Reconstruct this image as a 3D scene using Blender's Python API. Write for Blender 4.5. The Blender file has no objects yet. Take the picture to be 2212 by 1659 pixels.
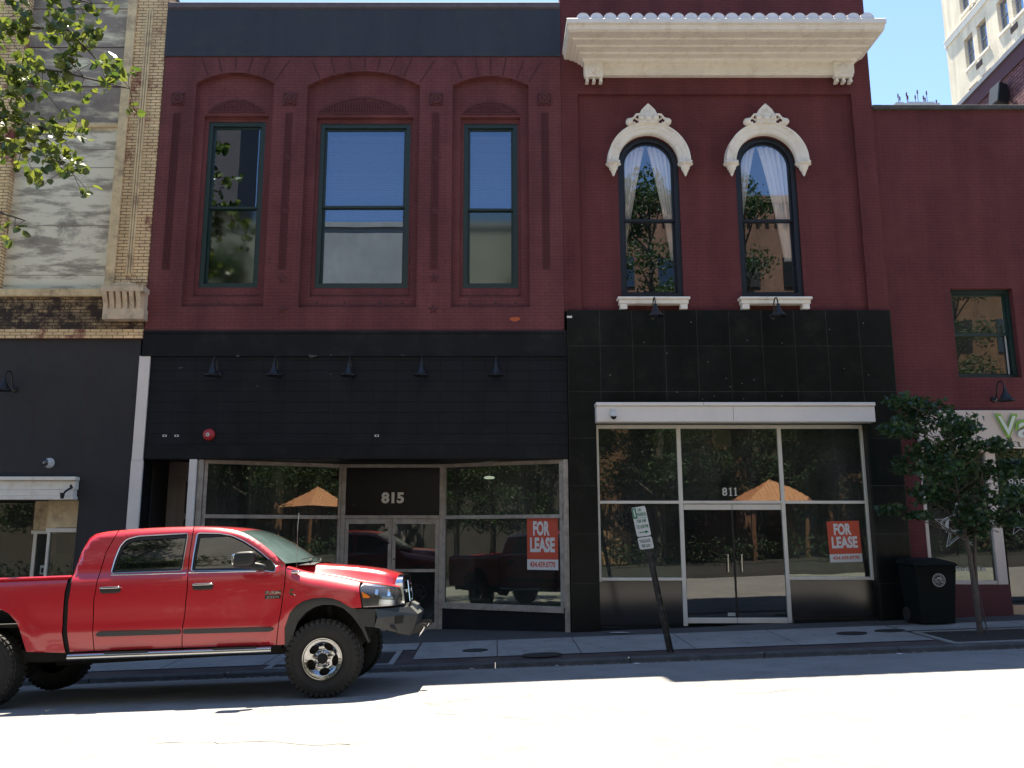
import bpy, bmesh, math, random
from mathutils import Vector, Matrix, noise
from mathutils.geometry import tessellate_polygon
rnd = random.Random(7)
S = bpy.context.scene
COL = S.collection
R = math.radians
# ------------------------------------------------------------ camera
cd = bpy.data.cameras.new("camera"); cam = bpy.data.objects.new("camera", cd); COL.objects.link(cam)
cam.location = (0, -15.9, 1.8); cam.rotation_euler = (R(90 + 10.2), 0, 0)
cd.sensor_width = 36; cd.lens = 1800 / 2212 * 36; cd.shift_x = 36 / 2212
cd.clip_end = 1500; cd.clip_start = .1
S.camera = cam
# ------------------------------------------------------------ sky, sun, exposure
SUN = Vector((-.15, 1, 2.57)).normalized()          # towards the sun
elev = math.asin(SUN.z); az = math.atan2(SUN.x, SUN.y)
w = bpy.data.worlds.new("World"); S.world = w; w.use_nodes = True
nt = w.node_tree; bg = nt.nodes['Background']
sk = nt.nodes.new('ShaderNodeTexSky'); sk.sky_type = 'NISHITA'; sk.sun_disc = False
sk.sun_elevation = elev; sk.sun_rotation = az; sk.air_density = 1.0; sk.dust_density = .1; sk.ozone_density = 2.5
nt.links.new(sk.outputs[0], bg.inputs[0]); bg.inputs[1].default_value = .075
sl = bpy.data.lights.new("sun", 'SUN'); sl.energy = 5; sl.angle = R(.53); sl.color = (1, .9, .74)
so = bpy.data.objects.new("sun", sl); COL.objects.link(so)
so.rotation_euler = (-SUN).to_track_quat('-Z', 'Y').to_euler(); so.location = (0, 20, 40)
vs = S.view_settings; vs.view_transform = 'Standard'; vs.look = 'None'; vs.gamma = 1; vs.exposure = 2.0
S.render.engine = 'CYCLES'
S.cycles.max_bounces = 8; S.cycles.transparent_max_bounces = 24
# ------------------------------------------------------------ materials
def mat(name, col, rough=.8, metal=0., n=0., ns=3., col2=None, bump=0., bs=30., spec=.5, coat=0., streak=0., emit=None, dirt=None, dirts=.6, ramp=(.35, .68), dramp=(.5, .72)):
    m = bpy.data.materials.new(name); m.use_nodes = True; T = m.node_tree; N = T.nodes; L = T.links
    b = N['Principled BSDF']; b.inputs['Roughness'].default_value = rough; b.inputs['Metallic'].default_value = metal
    b.inputs['Specular IOR Level'].default_value = spec; b.inputs['Coat Weight'].default_value = coat; b.inputs['Coat Roughness'].default_value = .03
    b.inputs['Base Color'].default_value = (*col, 1)
    tc = N.new('ShaderNodeTexCoord')
    out = None
    if n > 0 or col2:
        c2 = col2 or tuple(x * (1 - n) for x in col)
        nz = N.new('ShaderNodeTexNoise'); nz.inputs['Scale'].default_value = ns; nz.inputs['Detail'].default_value = 8; nz.inputs['Roughness'].default_value = .65
        if streak:
            mp = N.new('ShaderNodeMapping'); mp.inputs['Scale'].default_value = (1, 1, streak); L.new(tc.outputs['Object'], mp.inputs[0]); L.new(mp.outputs[0], nz.inputs['Vector'])
        else: L.new(tc.outputs['Object'], nz.inputs['Vector'])
        rp = N.new('ShaderNodeValToRGB'); rp.color_ramp.elements[0].position = ramp[0]; rp.color_ramp.elements[1].position = ramp[1]
        rp.color_ramp.elements[0].color = (*col, 1); rp.color_ramp.elements[1].color = (*c2, 1)
        L.new(nz.outputs['Fac'], rp.inputs[0]); out = rp.outputs[0]
    if dirt:
        nz = N.new('ShaderNodeTexNoise'); nz.inputs['Scale'].default_value = dirts; nz.inputs['Detail'].default_value = 10; nz.inputs['Roughness'].default_value = .75
        L.new(tc.outputs['Object'], nz.inputs['Vector'])
        rp = N.new('ShaderNodeValToRGB'); rp.color_ramp.elements[0].position = dramp[0]; rp.color_ramp.elements[1].position = dramp[1]
        rp.color_ramp.elements[0].color = (0, 0, 0, 1); rp.color_ramp.elements[1].color = (1, 1, 1, 1); L.new(nz.outputs['Fac'], rp.inputs[0])
        mx = N.new('ShaderNodeMixRGB'); L.new(rp.outputs[0], mx.inputs[0])
        if out: L.new(out, mx.inputs[1])
        else: mx.inputs[1].default_value = (*col, 1)
        mx.inputs[2].default_value = (*dirt, 1); out = mx.outputs[0]
    if out: L.new(out, b.inputs['Base Color'])
    if bump:
        nz = N.new('ShaderNodeTexNoise'); nz.inputs['Scale'].default_value = bs; nz.inputs['Detail'].default_value = 4
        L.new(tc.outputs['Object'], nz.inputs['Vector']); bp = N.new('ShaderNodeBump'); bp.inputs['Strength'].default_value = bump; bp.inputs['Distance'].default_value = .02
        L.new(nz.outputs['Fac'], bp.inputs['Height']); L.new(bp.outputs[0], b.inputs['Normal'])
    if emit: b.inputs['Emission Color'].default_value = (*emit, 1); b.inputs['Emission Strength'].default_value = 1
    return m
def brick(name, c1, c2, mortar, bw=.21, bh=.0677, ms=.008, rough=.85, bump=.5, n=.3, ns=1.2, worn=None, wornt=(.55, .7), worns=1.1, offset=.5, spec=.3, mixc=0., flat=False):
    m = bpy.data.materials.new(name); m.use_nodes = True; T = m.node_tree; N = T.nodes; L = T.links
    b = N['Principled BSDF']; b.inputs['Roughness'].default_value = rough; b.inputs['Specular IOR Level'].default_value = spec
    tc = N.new('ShaderNodeTexCoord'); sp = N.new('ShaderNodeSeparateXYZ'); L.new(tc.outputs['Object'], sp.inputs[0])
    cb = N.new('ShaderNodeCombineXYZ')
    if flat: L.new(sp.outputs[0], cb.inputs[0]); L.new(sp.outputs[1], cb.inputs[1])
    else:
        ad = N.new('ShaderNodeMath'); ad.operation = 'ADD'
        L.new(sp.outputs[0], ad.inputs[0]); L.new(sp.outputs[1], ad.inputs[1]); L.new(ad.outputs[0], cb.inputs[0]); L.new(sp.outputs[2], cb.inputs[1])
    br = N.new('ShaderNodeTexBrick'); br.offset = offset; br.inputs['Scale'].default_value = 1; br.inputs['Brick Width'].default_value = bw; br.inputs['Row Height'].default_value = bh
    br.inputs['Mortar Size'].default_value = ms; br.inputs['Mortar Smooth'].default_value = .3; br.inputs['Color1'].default_value = (*c1, 1); br.inputs['Color2'].default_value = (*c2, 1); br.inputs['Mortar'].default_value = (*mortar, 1)
    L.new(cb.outputs[0], br.inputs['Vector'])
    nz = N.new('ShaderNodeTexNoise'); nz.inputs['Scale'].default_value = ns; nz.inputs['Detail'].default_value = 9; nz.inputs['Roughness'].default_value = .7; L.new(tc.outputs['Object'], nz.inputs['Vector'])
    mr = N.new('ShaderNodeMapRange'); mr.inputs[1].default_value = .3; mr.inputs[2].default_value = .7; mr.inputs[3].default_value = 1 - n; mr.inputs[4].default_value = 1 + n * .6; L.new(nz.outputs['Fac'], mr.inputs[0])
    mu = N.new('ShaderNodeMixRGB'); mu.blend_type = 'MULTIPLY'; mu.inputs[0].default_value = 1; L.new(br.outputs['Color'], mu.inputs[1]); L.new(mr.outputs[0], mu.inputs[2]); out = mu.outputs[0]
    mp = N.new('ShaderNodeMapping'); mp.inputs['Scale'].default_value = (1, 1, .12); L.new(tc.outputs['Object'], mp.inputs[0])
    ns2 = N.new('ShaderNodeTexNoise'); ns2.inputs['Scale'].default_value = 2.2; ns2.inputs['Detail'].default_value = 6; L.new(mp.outputs[0], ns2.inputs['Vector'])
    mr2 = N.new('ShaderNodeMapRange'); mr2.inputs[1].default_value = .35; mr2.inputs[2].default_value = .68; mr2.inputs[3].default_value = .82; mr2.inputs[4].default_value = 1.14; L.new(ns2.outputs['Fac'], mr2.inputs[0])
    mu2 = N.new('ShaderNodeMixRGB'); mu2.blend_type = 'MULTIPLY'; mu2.inputs[0].default_value = 1; L.new(out, mu2.inputs[1]); L.new(mr2.outputs[0], mu2.inputs[2]); out = mu2.outputs[0]
    if worn:
        n2 = N.new('ShaderNodeTexNoise'); n2.inputs['Scale'].default_value = worns; n2.inputs['Detail'].default_value = 12; n2.inputs['Roughness'].default_value = .72; L.new(tc.outputs['Object'], n2.inputs['Vector'])
        rp = N.new('ShaderNodeValToRGB'); rp.color_ramp.elements[0].position = wornt[0]; rp.color_ramp.elements[1].position = wornt[1]
        rp.color_ramp.elements[0].color = (0, 0, 0, 1); rp.color_ramp.elements[1].color = (1, 1, 1, 1); L.new(n2.outputs['Fac'], rp.inputs[0])
        mx = N.new('ShaderNodeMixRGB'); L.new(rp.outputs[0], mx.inputs[0]); L.new(out, mx.inputs[1]); mx.inputs[2].default_value = (*worn, 1); out = mx.outputs[0]
    L.new(out, b.inputs['Base Color'])
    bp = N.new('ShaderNodeBump'); bp.invert = True; bp.inputs['Strength'].default_value = bump; bp.inputs['Distance'].default_value = .01; L.new(br.outputs['Fac'], bp.inputs['Height'])
    n3 = N.new('ShaderNodeTexNoise'); n3.inputs['Scale'].default_value = 40; L.new(tc.outputs['Object'], n3.inputs['Vector'])
    b2 = N.new('ShaderNodeBump'); b2.inputs['Strength'].default_value = .25; b2.inputs['Distance'].default_value = .01; L.new(n3.outputs['Fac'], b2.inputs['Height']); L.new(bp.outputs[0], b2.inputs['Normal'])
    L.new(b2.outputs[0], b.inputs['Normal'])
    return m
def glass(name, tint=(.5, .55, .55), refl=.14, rough=0., wav=.0, gcol=(1, 1, 1), dust=0.):
    m = bpy.data.materials.new(name); m.use_nodes = True; T = m.node_tree; N = T.nodes; L = T.links
    N.remove(N['Principled BSDF']); o = N['Material Output']
    tr = N.new('ShaderNodeBsdfTransparent'); tr.inputs[0].default_value = (*tint, 1)
    gl = N.new('ShaderNodeBsdfGlossy'); gl.inputs['Roughness'].default_value = rough; gl.inputs[0].default_value = (*gcol, 1)
    fr = N.new('ShaderNodeLayerWeight'); fr.inputs[0].default_value = .35
    mr = N.new('ShaderNodeMapRange'); mr.inputs[3].default_value = refl; mr.inputs[4].default_value = min(1, refl + .6); L.new(fr.outputs['Fresnel'], mr.inputs[0])
    mx = N.new('ShaderNodeMixShader'); L.new(mr.outputs[0], mx.inputs[0]); L.new(tr.outputs[0], mx.inputs[1]); L.new(gl.outputs[0], mx.inputs[2]); L.new(mx.outputs[0], o.inputs[0])
    if dust:
        td = N.new('ShaderNodeTexCoord'); mp = N.new('ShaderNodeMapping'); mp.inputs['Scale'].default_value = (1, 1, .35); L.new(td.outputs['Object'], mp.inputs[0])
        nd = N.new('ShaderNodeTexNoise'); nd.inputs['Scale'].default_value = 1.6; nd.inputs['Detail'].default_value = 8; L.new(mp.outputs[0], nd.inputs['Vector'])
        md = N.new('ShaderNodeMapRange'); md.inputs[1].default_value = .3; md.inputs[2].default_value = .75; md.inputs[3].default_value = dust * .35; md.inputs[4].default_value = dust * 1.6; L.new(nd.outputs['Fac'], md.inputs[0])
        df = N.new('ShaderNodeBsdfDiffuse'); df.inputs[0].default_value = (.5, .52, .46, 1); m2 = N.new('ShaderNodeMixShader'); L.new(md.outputs[0], m2.inputs[0]); L.new(mx.outputs[0], m2.inputs[1]); L.new(df.outputs[0], m2.inputs[2]); L.new(m2.outputs[0], o.inputs[0])
    if wav:
        tc = N.new('ShaderNodeTexCoord'); nz = N.new('ShaderNodeTexNoise'); nz.inputs['Scale'].default_value = .9; nz.inputs['Detail'].default_value = 1; L.new(tc.outputs['Object'], nz.inputs['Vector'])
        bp = N.new('ShaderNodeBump'); bp.inputs['Strength'].default_value = wav; bp.inputs['Distance'].default_value = .02; L.new(nz.outputs['Fac'], bp.inputs['Height']); L.new(bp.outputs[0], gl.inputs['Normal'])
    return m
def leafmat(name, c, c2, tr=.35, rough=.35):
    m = bpy.data.materials.new(name); m.use_nodes = True; T = m.node_tree; N = T.nodes; L = T.links
    b = N['Principled BSDF']; b.inputs['Roughness'].default_value = rough; o = N['Material Output']
    g = N.new('ShaderNodeNewGeometry'); mx = N.new('ShaderNodeMixRGB'); L.new(g.outputs['Random Per Island'], mx.inputs[0]); mx.inputs[1].default_value = (*c, 1); mx.inputs[2].default_value = (*c2, 1)
    L.new(mx.outputs[0], b.inputs['Base Color'])
    t = N.new('ShaderNodeBsdfTranslucent'); hs = N.new('ShaderNodeMixRGB'); hs.blend_type = 'MULTIPLY'; hs.inputs[0].default_value = 1; hs.inputs[2].default_value = (1.9, 1.9, .8, 1); L.new(mx.outputs[0], hs.inputs[1]); L.new(hs.outputs[0], t.inputs[0])
    ms = N.new('ShaderNodeMixShader'); ms.inputs[0].default_value = tr; L.new(b.outputs[0], ms.inputs[1]); L.new(t.outputs[0], ms.inputs[2]); L.new(ms.outputs[0], o.inputs[0])
    return m
M = {}
M['redbrick'] = brick('painted_red_brick', (.158, .052, .053), (.166, .055, .055), (.126, .04, .041), n=.24, bump=.4, ns=.9, worn=(.105, .032, .033), wornt=(.5, .8), worns=1.6)
M['redbrick2'] = brick('painted_dark_red_brick', (.128, .034, .035), (.134, .036, .036), (.102, .027, .029), n=.22, bump=.35, ns=.8, worn=(.135, .042, .04), wornt=(.52, .8), worns=1.3)
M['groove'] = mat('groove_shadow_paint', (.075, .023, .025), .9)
M['relief'] = mat('painted_terracotta', (.11, .03, .032), .8, n=.3, ns=20, bump=.4, bs=18)
M['band'] = mat('parapet_blue_black_paint', (.022, .026, .036), .7, n=.35, ns=1.3, streak=.12, col2=(.038, .042, .056), dirt=(.035, .048, .04), dirts=.9, bump=.1, bs=12)
M['coping'] = mat('coping_paint', (.12, .1, .11), .7, n=.3, ns=6)
M['fascia'] = brick('black_painted_tile', (.0075, .0095, .014), (.009, .011, .0155), (.003, .0035, .005), bw=.43, bh=.205, ms=.009, n=.35, bump=.6, offset=0, rough=.5, spec=.22, worn=(.014, .018, .016), wornt=(.52, .75), worns=.8)
M['fasciaplain'] = mat('black_paint', (.007, .0085, .0115), .5, spec=.22, n=.3, ns=2, dirt=(.02, .024, .024), dirts=1.5)
M['granite'] = brick('black_glass_tile', (.005, .008, .007), (.009, .0125, .011), (.05, .052, .042), bw=.633, bh=.9, ms=.005, n=.4, bump=.15, offset=0, rough=.32, spec=.22, ns=3, worn=(.024, .024, .017), wornt=(.55, .8), worns=1.5)
M['granite2'] = mat('polished_black_panel', (.012, .013, .013), .13, n=.3, ns=3, spec=.7)
M['grey'] = mat('charcoal_stucco', (.036, .035, .037), .85, n=.22, ns=1.5, bump=.25, bs=30, dirt=(.044, .042, .044), dirts=.5)
M['cream'] = brick('peeling_cream_brick', (.88, .66, .38), (.80, .58, .32), (.26, .15, .09), n=.22, ns=2.5, worn=(.22, .065, .05), wornt=(.53, .62), worns=1.3, bump=1)
M['creamdirty'] = brick('weathered_dark_cream_brick', (.42, .30, .17), (.25, .18, .11), (.05, .04, .03), n=.3, ns=3, worn=(.045, .032, .027), wornt=(.44, .54), worns=3.2, bump=1)
M['creampaint'] = mat('cream_paint', (.78, .61, .36), .75, n=.25, ns=6, dirt=(.22, .14, .1), dirts=2.2)
M['stonecream'] = mat('weathered_cream_stone', (.68, .55, .39), .85, n=.2, ns=5, dirt=(.2, .17, .12), dirts=3.5, bump=.3, bs=20)
M['board'] = mat('weathered_stucco_board', (.82, .77, .62), .85, n=.3, ns=.9, streak=4.5, ramp=(.47, .58), col2=(.36, .32, .26), dirt=(.20, .175, .15), dramp=(.56, .70), dirts=1.1, bump=.1, bs=8)
M['board2'] = mat('stained_stucco_board', (.30, .25, .21), .85, n=.35, ns=.8, streak=4, ramp=(.50, .62), col2=(.78, .72, .52), dirt=(.12, .10, .09), dirts=1.2, bump=.1, bs=8)
M['whitepaint'] = mat('aged_white_paint', (.87, .82, .72), .55, n=.1, ns=3, dirt=(.66, .58, .46), dirts=5, bump=.06, bs=15)
M['alum'] = mat('cream_aluminium', (.76, .72, .63), .4, metal=.15, n=.1, ns=4)
M['alumold'] = mat('weathered_aluminium', (.42, .375, .32), .5, metal=.2, n=.35, ns=7, dirt=(.2, .16, .13), dirts=4)
M['white'] = mat('white_sheet_metal', (.80, .75, .69), .4, n=.08, ns=2)
M['green'] = mat('dark_green_frame', (.012, .035, .032), .45, n=.2, ns=6)
M['navy'] = mat('dark_navy_frame', (.008, .012, .018), .45, n=.2, ns=6)
M['glassup'] = glass('upper_window_glass', (.95, .96, .97), .2, wav=.03, gcol=(.72, .84, 1))
M['glassblue'] = glass('reflective_window_glass', (.42, .47, .55), .2, wav=.03, gcol=(.6, .76, 1))
M['glassscreen'] = glass('screened_window_glass', (.12, .14, .14), .105, rough=.06, gcol=(.7, .84, .82))
M['glassshop'] = glass('shop_window_glass', (.5, .54, .5), .09, wav=.14, gcol=(.92, 1, .9), dust=.05)
M['glassdoor'] = glass('door_glass', (.4, .42, .4), .08, wav=.06, dust=.03)
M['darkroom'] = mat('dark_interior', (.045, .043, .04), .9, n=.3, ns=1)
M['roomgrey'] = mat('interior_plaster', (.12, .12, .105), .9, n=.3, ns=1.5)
M['blind'] = mat('white_blind', (.45, .44, .44), .6)
M['curtain'] = mat('sheer_curtain', (.86, .80, .72), .9)
M['black'] = mat('black_metal', (.008, .008, .009), .45)
M['blackpanel'] = mat('black_transom_panel', (.005, .0055, .006), .3, spec=.25, n=.3, ns=3, streak=.2, dirt=(.05, .05, .048), dirts=3.5, dramp=(.62, .68))
M['red'] = mat('fire_red', (.42, .03, .035), .4)
M['signorange'] = mat('lease_sign_orange', (.52, .07, .03), .5)
M['signred'] = mat('lease_sign_red', (.36, .035, .025), .5)
M['signwhite'] = mat('sign_white', (.62, .62, .6), .5)
M['decal'] = mat('white_vinyl', (.42, .43, .42), .6)
M['num'] = mat('number_cream', (.62, .6, .52), .5)
M['numdark'] = mat('number_brass', (.36, .34, .3), .4)
M['asphalt'] = mat('sun_bleached_asphalt', (.255, .25, .242), .95, n=.25, ns=.5, dirt=(.15, .146, .14), dirts=2.2, bump=.5, bs=90)
M['concrete'] = mat('pavement_concrete', (.30, .292, .28), .9, n=.28, ns=1.2, dirt=(.19, .18, .17), dirts=5, bump=.2, bs=60)
M['concretedk'] = mat('dark_aggregate', (.075, .07, .065), .9, n=.3, ns=2, bump=.3, bs=60)
M['paver'] = brick('red_pavers', (.1, .068, .062), (.082, .06, .056), (.06, .056, .053), bw=.2, bh=.1, ms=.008, flat=True, n=.35, bump=.3)
M['kerb'] = mat('old_kerb', (.10, .098, .095), .9, n=.45, ns=4, bump=.4, bs=30, dirt=(.05, .05, .05), dirts=3)
M['soil'] = mat('mulch', (.035, .027, .022), 1, n=.5, ns=20, bump=1, bs=25)
M['iron'] = mat('cast_iron', (.05, .048, .045), .6, metal=.5, n=.4, ns=20)
M['bark'] = mat('bark', (.11, .09, .075), .9, n=.4, ns=12, bump=.6, bs=25)
M['leafbright'] = leafmat('lime_leaf', (.17, .20, .06), (.045, .08, .025), .28, .3)
M['leafdark'] = leafmat('maple_leaf', (.022, .052, .026), (.045, .085, .036), .3)
M['leafmid'] = leafmat('street_tree_leaf', (.032, .062, .02), (.02, .045, .016), .3, .6)
M['bin'] = mat('bin_dark_green', (.005, .008, .007), .75, spec=.2)
M['trash'] = mat('litter', (.5, .5, .48), .8)
M['hotel'] = brick('cream_hotel_brick', (.88, .80, .63), (.85, .77, .6), (.74, .66, .5), bw=.42, bh=.16, ms=.02, n=.1, bump=.8)
M['hoteltrim'] = mat('hotel_trim', (.9, .85, .74), .7, n=.1, ns=3)
M['darkbrick'] = brick('rough_maroon_brick', (.24, .11, .12), (.15, .065, .075), (.06, .025, .03), bw=.4, bh=.13, ms=.02, bump=1.5, n=.3)
M['maroon'] = mat('maroon_band', (.09, .03, .042), .8, n=.2, ns=3)
M['tile'] = mat('glazed_roof_tile', (.93, .88, .87), .25, n=.2, ns=5, coat=1)  # near-white base stands in for bright sky glare on the clay tiles
M['oppconc'] = mat('pale_concrete_wall', (.34, .33, .30), .85, n=.3, ns=.5, streak=.3, dirt=(.22, .22, .2), dirts=.35)
M['oppbrick'] = brick('opposite_brick', (.22, .115, .07), (.18, .09, .055), (.14, .1, .08), n=.2)
M['opppipe'] = mat('boarding_wood', (.45, .26, .14), .8, n=.3, ns=4)
M['copper'] = mat('orange_metal_roof', (.54, .26, .155), .4, n=.15, ns=2)
M['darktower'] = mat('brown_tower', (.07, .055, .05), .8, n=.2, ns=1)
M['vapegreen'] = mat('sign_green', (.2, .42, .05), .5)
M['vapewhite'] = mat('sign_letter_white', (.62, .66, .6), .5)
M['signboard'] = mat('pale_pink_signboard', (.62, .53, .47), .5, n=.04, ns=3)
M['peach'] = mat('peach_door_rail', (.6, .4, .25), .5)
M['darkred'] = mat('dark_red_paint', (.1, .02, .022), .7, n=.25, ns=3)
M['wood'] = mat('brown_board', (.2, .09, .045), .7, n=.3, ns=6)
# truck
M['paint'] = mat('red_car_paint', (.44, .011, .02), .34, coat=1., spec=.5)
M['chrome'] = mat('chrome', (.75, .75, .76), .07, metal=1)
M['rim'] = mat('worn_chrome_rim', (.5, .5, .5), .16, metal=1, n=.3, ns=9)
M['satin'] = mat('satin_chrome', (.5, .5, .5), .22, metal=1)
M['tglass'] = mat('tinted_truck_glass', (.004, .005, .005), .02, spec=.9, coat=1)
M['wglass'] = mat('windscreen_glass', (.10, .15, .145), .04, spec=.8, coat=1, n=.5, ns=1.5)
M['trim'] = mat('black_plastic', (.011, .012, .013), .5)
M['under'] = mat('underbody', (.006, .006, .006), .9)
M['rubber'] = mat('tyre_rubber', (.022, .021, .019), .85, n=.4, ns=9)
M['bumper'] = mat('textured_black_steel', (.022, .024, .026), .42, n=.2, ns=8)
M['bumpertop'] = mat('lit_steel_face', (.10, .105, .10), .4)  # lighter copy of the black bumper steel, reflected light painted into the colour
M['amber'] = mat('amber_lens', (.75, .2, .02), .2, coat=1)
M['lamp'] = mat('headlamp_housing', (.045, .045, .045), .15, spec=.8, coat=1)
M['moulding'] = mat('grey_moulding', (.03, .03, .032), .5)
# ------------------------------------------------------------ building blocks
OFF = {}
def meta(o, label=None, cat=None, group=None, kind=None):
    if label: o['label'] = label
    if cat: o['category'] = cat
    if group: o['group'] = group
    if kind: o['kind'] = kind
    return o
def thing(name, label, cat, loc, group=None, local=False):
    o = bpy.data.objects.new(name, None); COL.objects.link(o); o.location = loc; o.empty_display_size = .3
    OFF[o.name] = Vector((0, 0, 0)) if local else Vector(loc)
    return meta(o, label, cat, group)
class MB:
    def __init__(s): s.v = []; s.f = []; s.mi = []; s.cur = 0
    def add(s, vs, fs):
        k = len(s.v); s.v += [tuple(v) for v in vs]; s.f += [tuple(i + k for i in f) for f in fs]; s.mi += [s.cur] * len(fs); return s
    def box(s, x0, x1, y0, y1, z0, z1):
        return s.add([(x0, y0, z0), (x1, y0, z0), (x1, y1, z0), (x0, y1, z0), (x0, y0, z1), (x1, y0, z1), (x1, y1, z1), (x0, y1, z1)],
                     [(0, 3, 2, 1), (4, 5, 6, 7), (0, 1, 5, 4), (1, 2, 6, 5), (2, 3, 7, 6), (3, 0, 4, 7)])
    def hexa(s, p): return s.add(p, [(0, 3, 2, 1), (4, 5, 6, 7), (0, 1, 5, 4), (1, 2, 6, 5), (2, 3, 7, 6), (3, 0, 4, 7)])
    def prism(s, outer, y0, y1, holes=(), fn=None):   # (x,z) polygons extruded in y ; fn maps (x,y,z)
        fn = fn or (lambda x, y, z: (x, y, z))
        loops = [list(outer)] + [list(h) for h in holes]; flat = [p for l in loops for p in l]; n = len(flat)
        tri = tessellate_polygon([[Vector((p[0], p[1], 0)) for p in l] for l in loops])
        vs = [fn(p[0], y0, p[1]) for p in flat] + [fn(p[0], y1, p[1]) for p in flat]; fs = []
        for a, b, c in tri:
            A = (flat[b][0] - flat[a][0]) * (flat[c][1] - flat[a][1]) - (flat[c][0] - flat[a][0]) * (flat[b][1] - flat[a][1])
            if A > 0: fs += [(a, b, c), (c + n, b + n, a + n)]
            else: fs += [(c, b, a), (a + n, b + n, c + n)]
        k = 0
        for li, l in enumerate(loops):
            m = len(l); ar = sum(l[i][0] * l[(i + 1) % m][1] - l[(i + 1) % m][0] * l[i][1] for i in range(m))
            ccw = (ar > 0) == (li == 0)
            for i in range(m):
                a, b = k + i, k + (i + 1) % m
                fs.append((b, a, a + n, b + n) if ccw else (a, b, b + n, a + n))
            k += m
        return s.add(vs, fs)
    def face(s, outer, y):
        n = len(outer); tri = tessellate_polygon([[Vector((p[0], p[1], 0)) for p in outer]]); return s.add([(p[0], y, p[1]) for p in outer], [tuple(t) for t in tri])
    def tube(s, pts, r, n=8, cap=True):
        pts = [Vector(p) for p in pts]; m = len(pts); rs = r if isinstance(r, (list, tuple)) else [r] * m
        vs = []; t0 = (pts[1] - pts[0]).normalized(); u = t0.orthogonal().normalized()
        for i, p in enumerate(pts):
            t = (pts[min(i + 1, m - 1)] - pts[max(i - 1, 0)]).normalized(); u = (u - t * u.dot(t)).normalized(); w_ = t.cross(u)
            for k in range(n):
                a = 2 * math.pi * k / n; vs.append(p + (u * math.cos(a) + w_ * math.sin(a)) * rs[i])
        fs = [(i * n + k, i * n + (k + 1) % n, (i + 1) * n + (k + 1) % n, (i + 1) * n + k) for i in range(m - 1) for k in range(n)]
        if cap: fs += [tuple(range(n - 1, -1, -1)), tuple((m - 1) * n + k for k in range(n))]
        return s.add(vs, fs)
    def lathe(s, prof, c, axis='z', n=24, a0=0, a1=2 * math.pi):   # prof: (r,h)
        full = abs(a1 - a0 - 2 * math.pi) < 1e-6; m = len(prof); nn = n if full else n + 1; vs = []
        for k in range(nn):
            a = a0 + (a1 - a0) * k / n
            for r, h in prof:
                x, y = r * math.cos(a), r * math.sin(a)
                vs.append({'z': (c[0] + x, c[1] + y, c[2] + h), 'y': (c[0] + x, c[1] + h, c[2] + y), 'x': (c[0] + h, c[1] + x, c[2] + y)}[axis])
        fs = []
        for k in range(n):
            a, b = k * m, ((k + 1) % nn) * m
            for i in range(m - 1): fs.append((a + i, b + i, b + i + 1, a + i + 1))
        return s.add(vs, fs)
    def grid(s, rows, close=False):   # list of rows of points
        m = len(rows[0]); vs = [p for r in rows for p in r]; fs = []
        for i in range(len(rows) - 1):
            for k in range(m - 1): fs.append((i * m + k, i * m + k + 1, (i + 1) * m + k + 1, (i + 1) * m + k))
        return s.add(vs, fs)
    def quad(s, a, b, c, d): return s.add([a, b, c, d], [(0, 1, 2, 3)])
    def merge(s, me, fn):
        k = len(s.v); s.v += [fn(v.co) for v in me.vertices]; s.f += [tuple(i + k for i in p.vertices) for p in me.polygons]; s.mi += [s.cur] * len(me.polygons); return s
    def build(s, name, m, parent=None, label=None, cat=None, group=None, kind=None, smooth=None, bev=0, loc=None, fix=True, weld=False):
        off = Vector(loc) if loc else Vector((0, 0, 0))
        if parent: off = OFF[parent.name]
        me = bpy.data.meshes.new(name); me.from_pydata([tuple(Vector(v) - off) for v in s.v], [], s.f)
        ms = m if isinstance(m, (list, tuple)) else [m]
        for q in ms: me.materials.append(M[q] if isinstance(q, str) else q)
        for p, i in zip(me.polygons, s.mi): p.material_index = min(i, len(ms) - 1)
        if bev or fix or weld:
            bm = bmesh.new(); bm.from_mesh(me)
            if weld: bmesh.ops.remove_doubles(bm, verts=bm.verts, dist=1e-4)
            if fix: bmesh.ops.recalc_face_normals(bm, faces=bm.faces)
            if bev:
                es = [e for e in bm.edges if len(e.link_faces) == 2 and e.calc_face_angle(0) > .6]
                bmesh.ops.bevel(bm, geom=es, offset=bev, segments=1, affect='EDGES', clamp_overlap=True)
            bm.to_mesh(me); bm.free()
        if smooth:
            for p in me.polygons: p.use_smooth = True
            me.set_sharp_from_angle(angle=R(smooth))
        o = bpy.data.objects.new(name, me); COL.objects.link(o)
        if parent: o.parent = parent
        else: o.location = off
        OFF[o.name] = off
        return meta(o, label, cat, group, kind)
def copy_tree(o, parent=None, shift=None):
    c = o.copy(); COL.objects.link(c); c.parent = parent; OFF[c.name] = OFF[o.name].copy()
    if shift: c.location = o.location + Vector(shift); OFF[c.name] += Vector(shift)
    for ch in list(o.children): copy_tree(ch, c)
    return c
def tmesh(txt, size=1, bold=0., ext=.0, shear=0., space=1., align='CENTER', line=1.):
    cu = bpy.data.curves.new('lettering', 'FONT'); cu.body = txt; cu.size = size; cu.offset = bold; cu.extrude = ext; cu.shear = shear; cu.space_character = space; cu.align_x = align; cu.space_line = line; cu.resolution_u = 3
    o = bpy.data.objects.new('lettering_tmp', cu); COL.objects.link(o); dg = bpy.context.evaluated_depsgraph_get(); dg.update()
    me = bpy.data.meshes.new_from_object(o.evaluated_get(dg)); bpy.data.objects.remove(o); bpy.data.curves.remove(cu); return me
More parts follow.
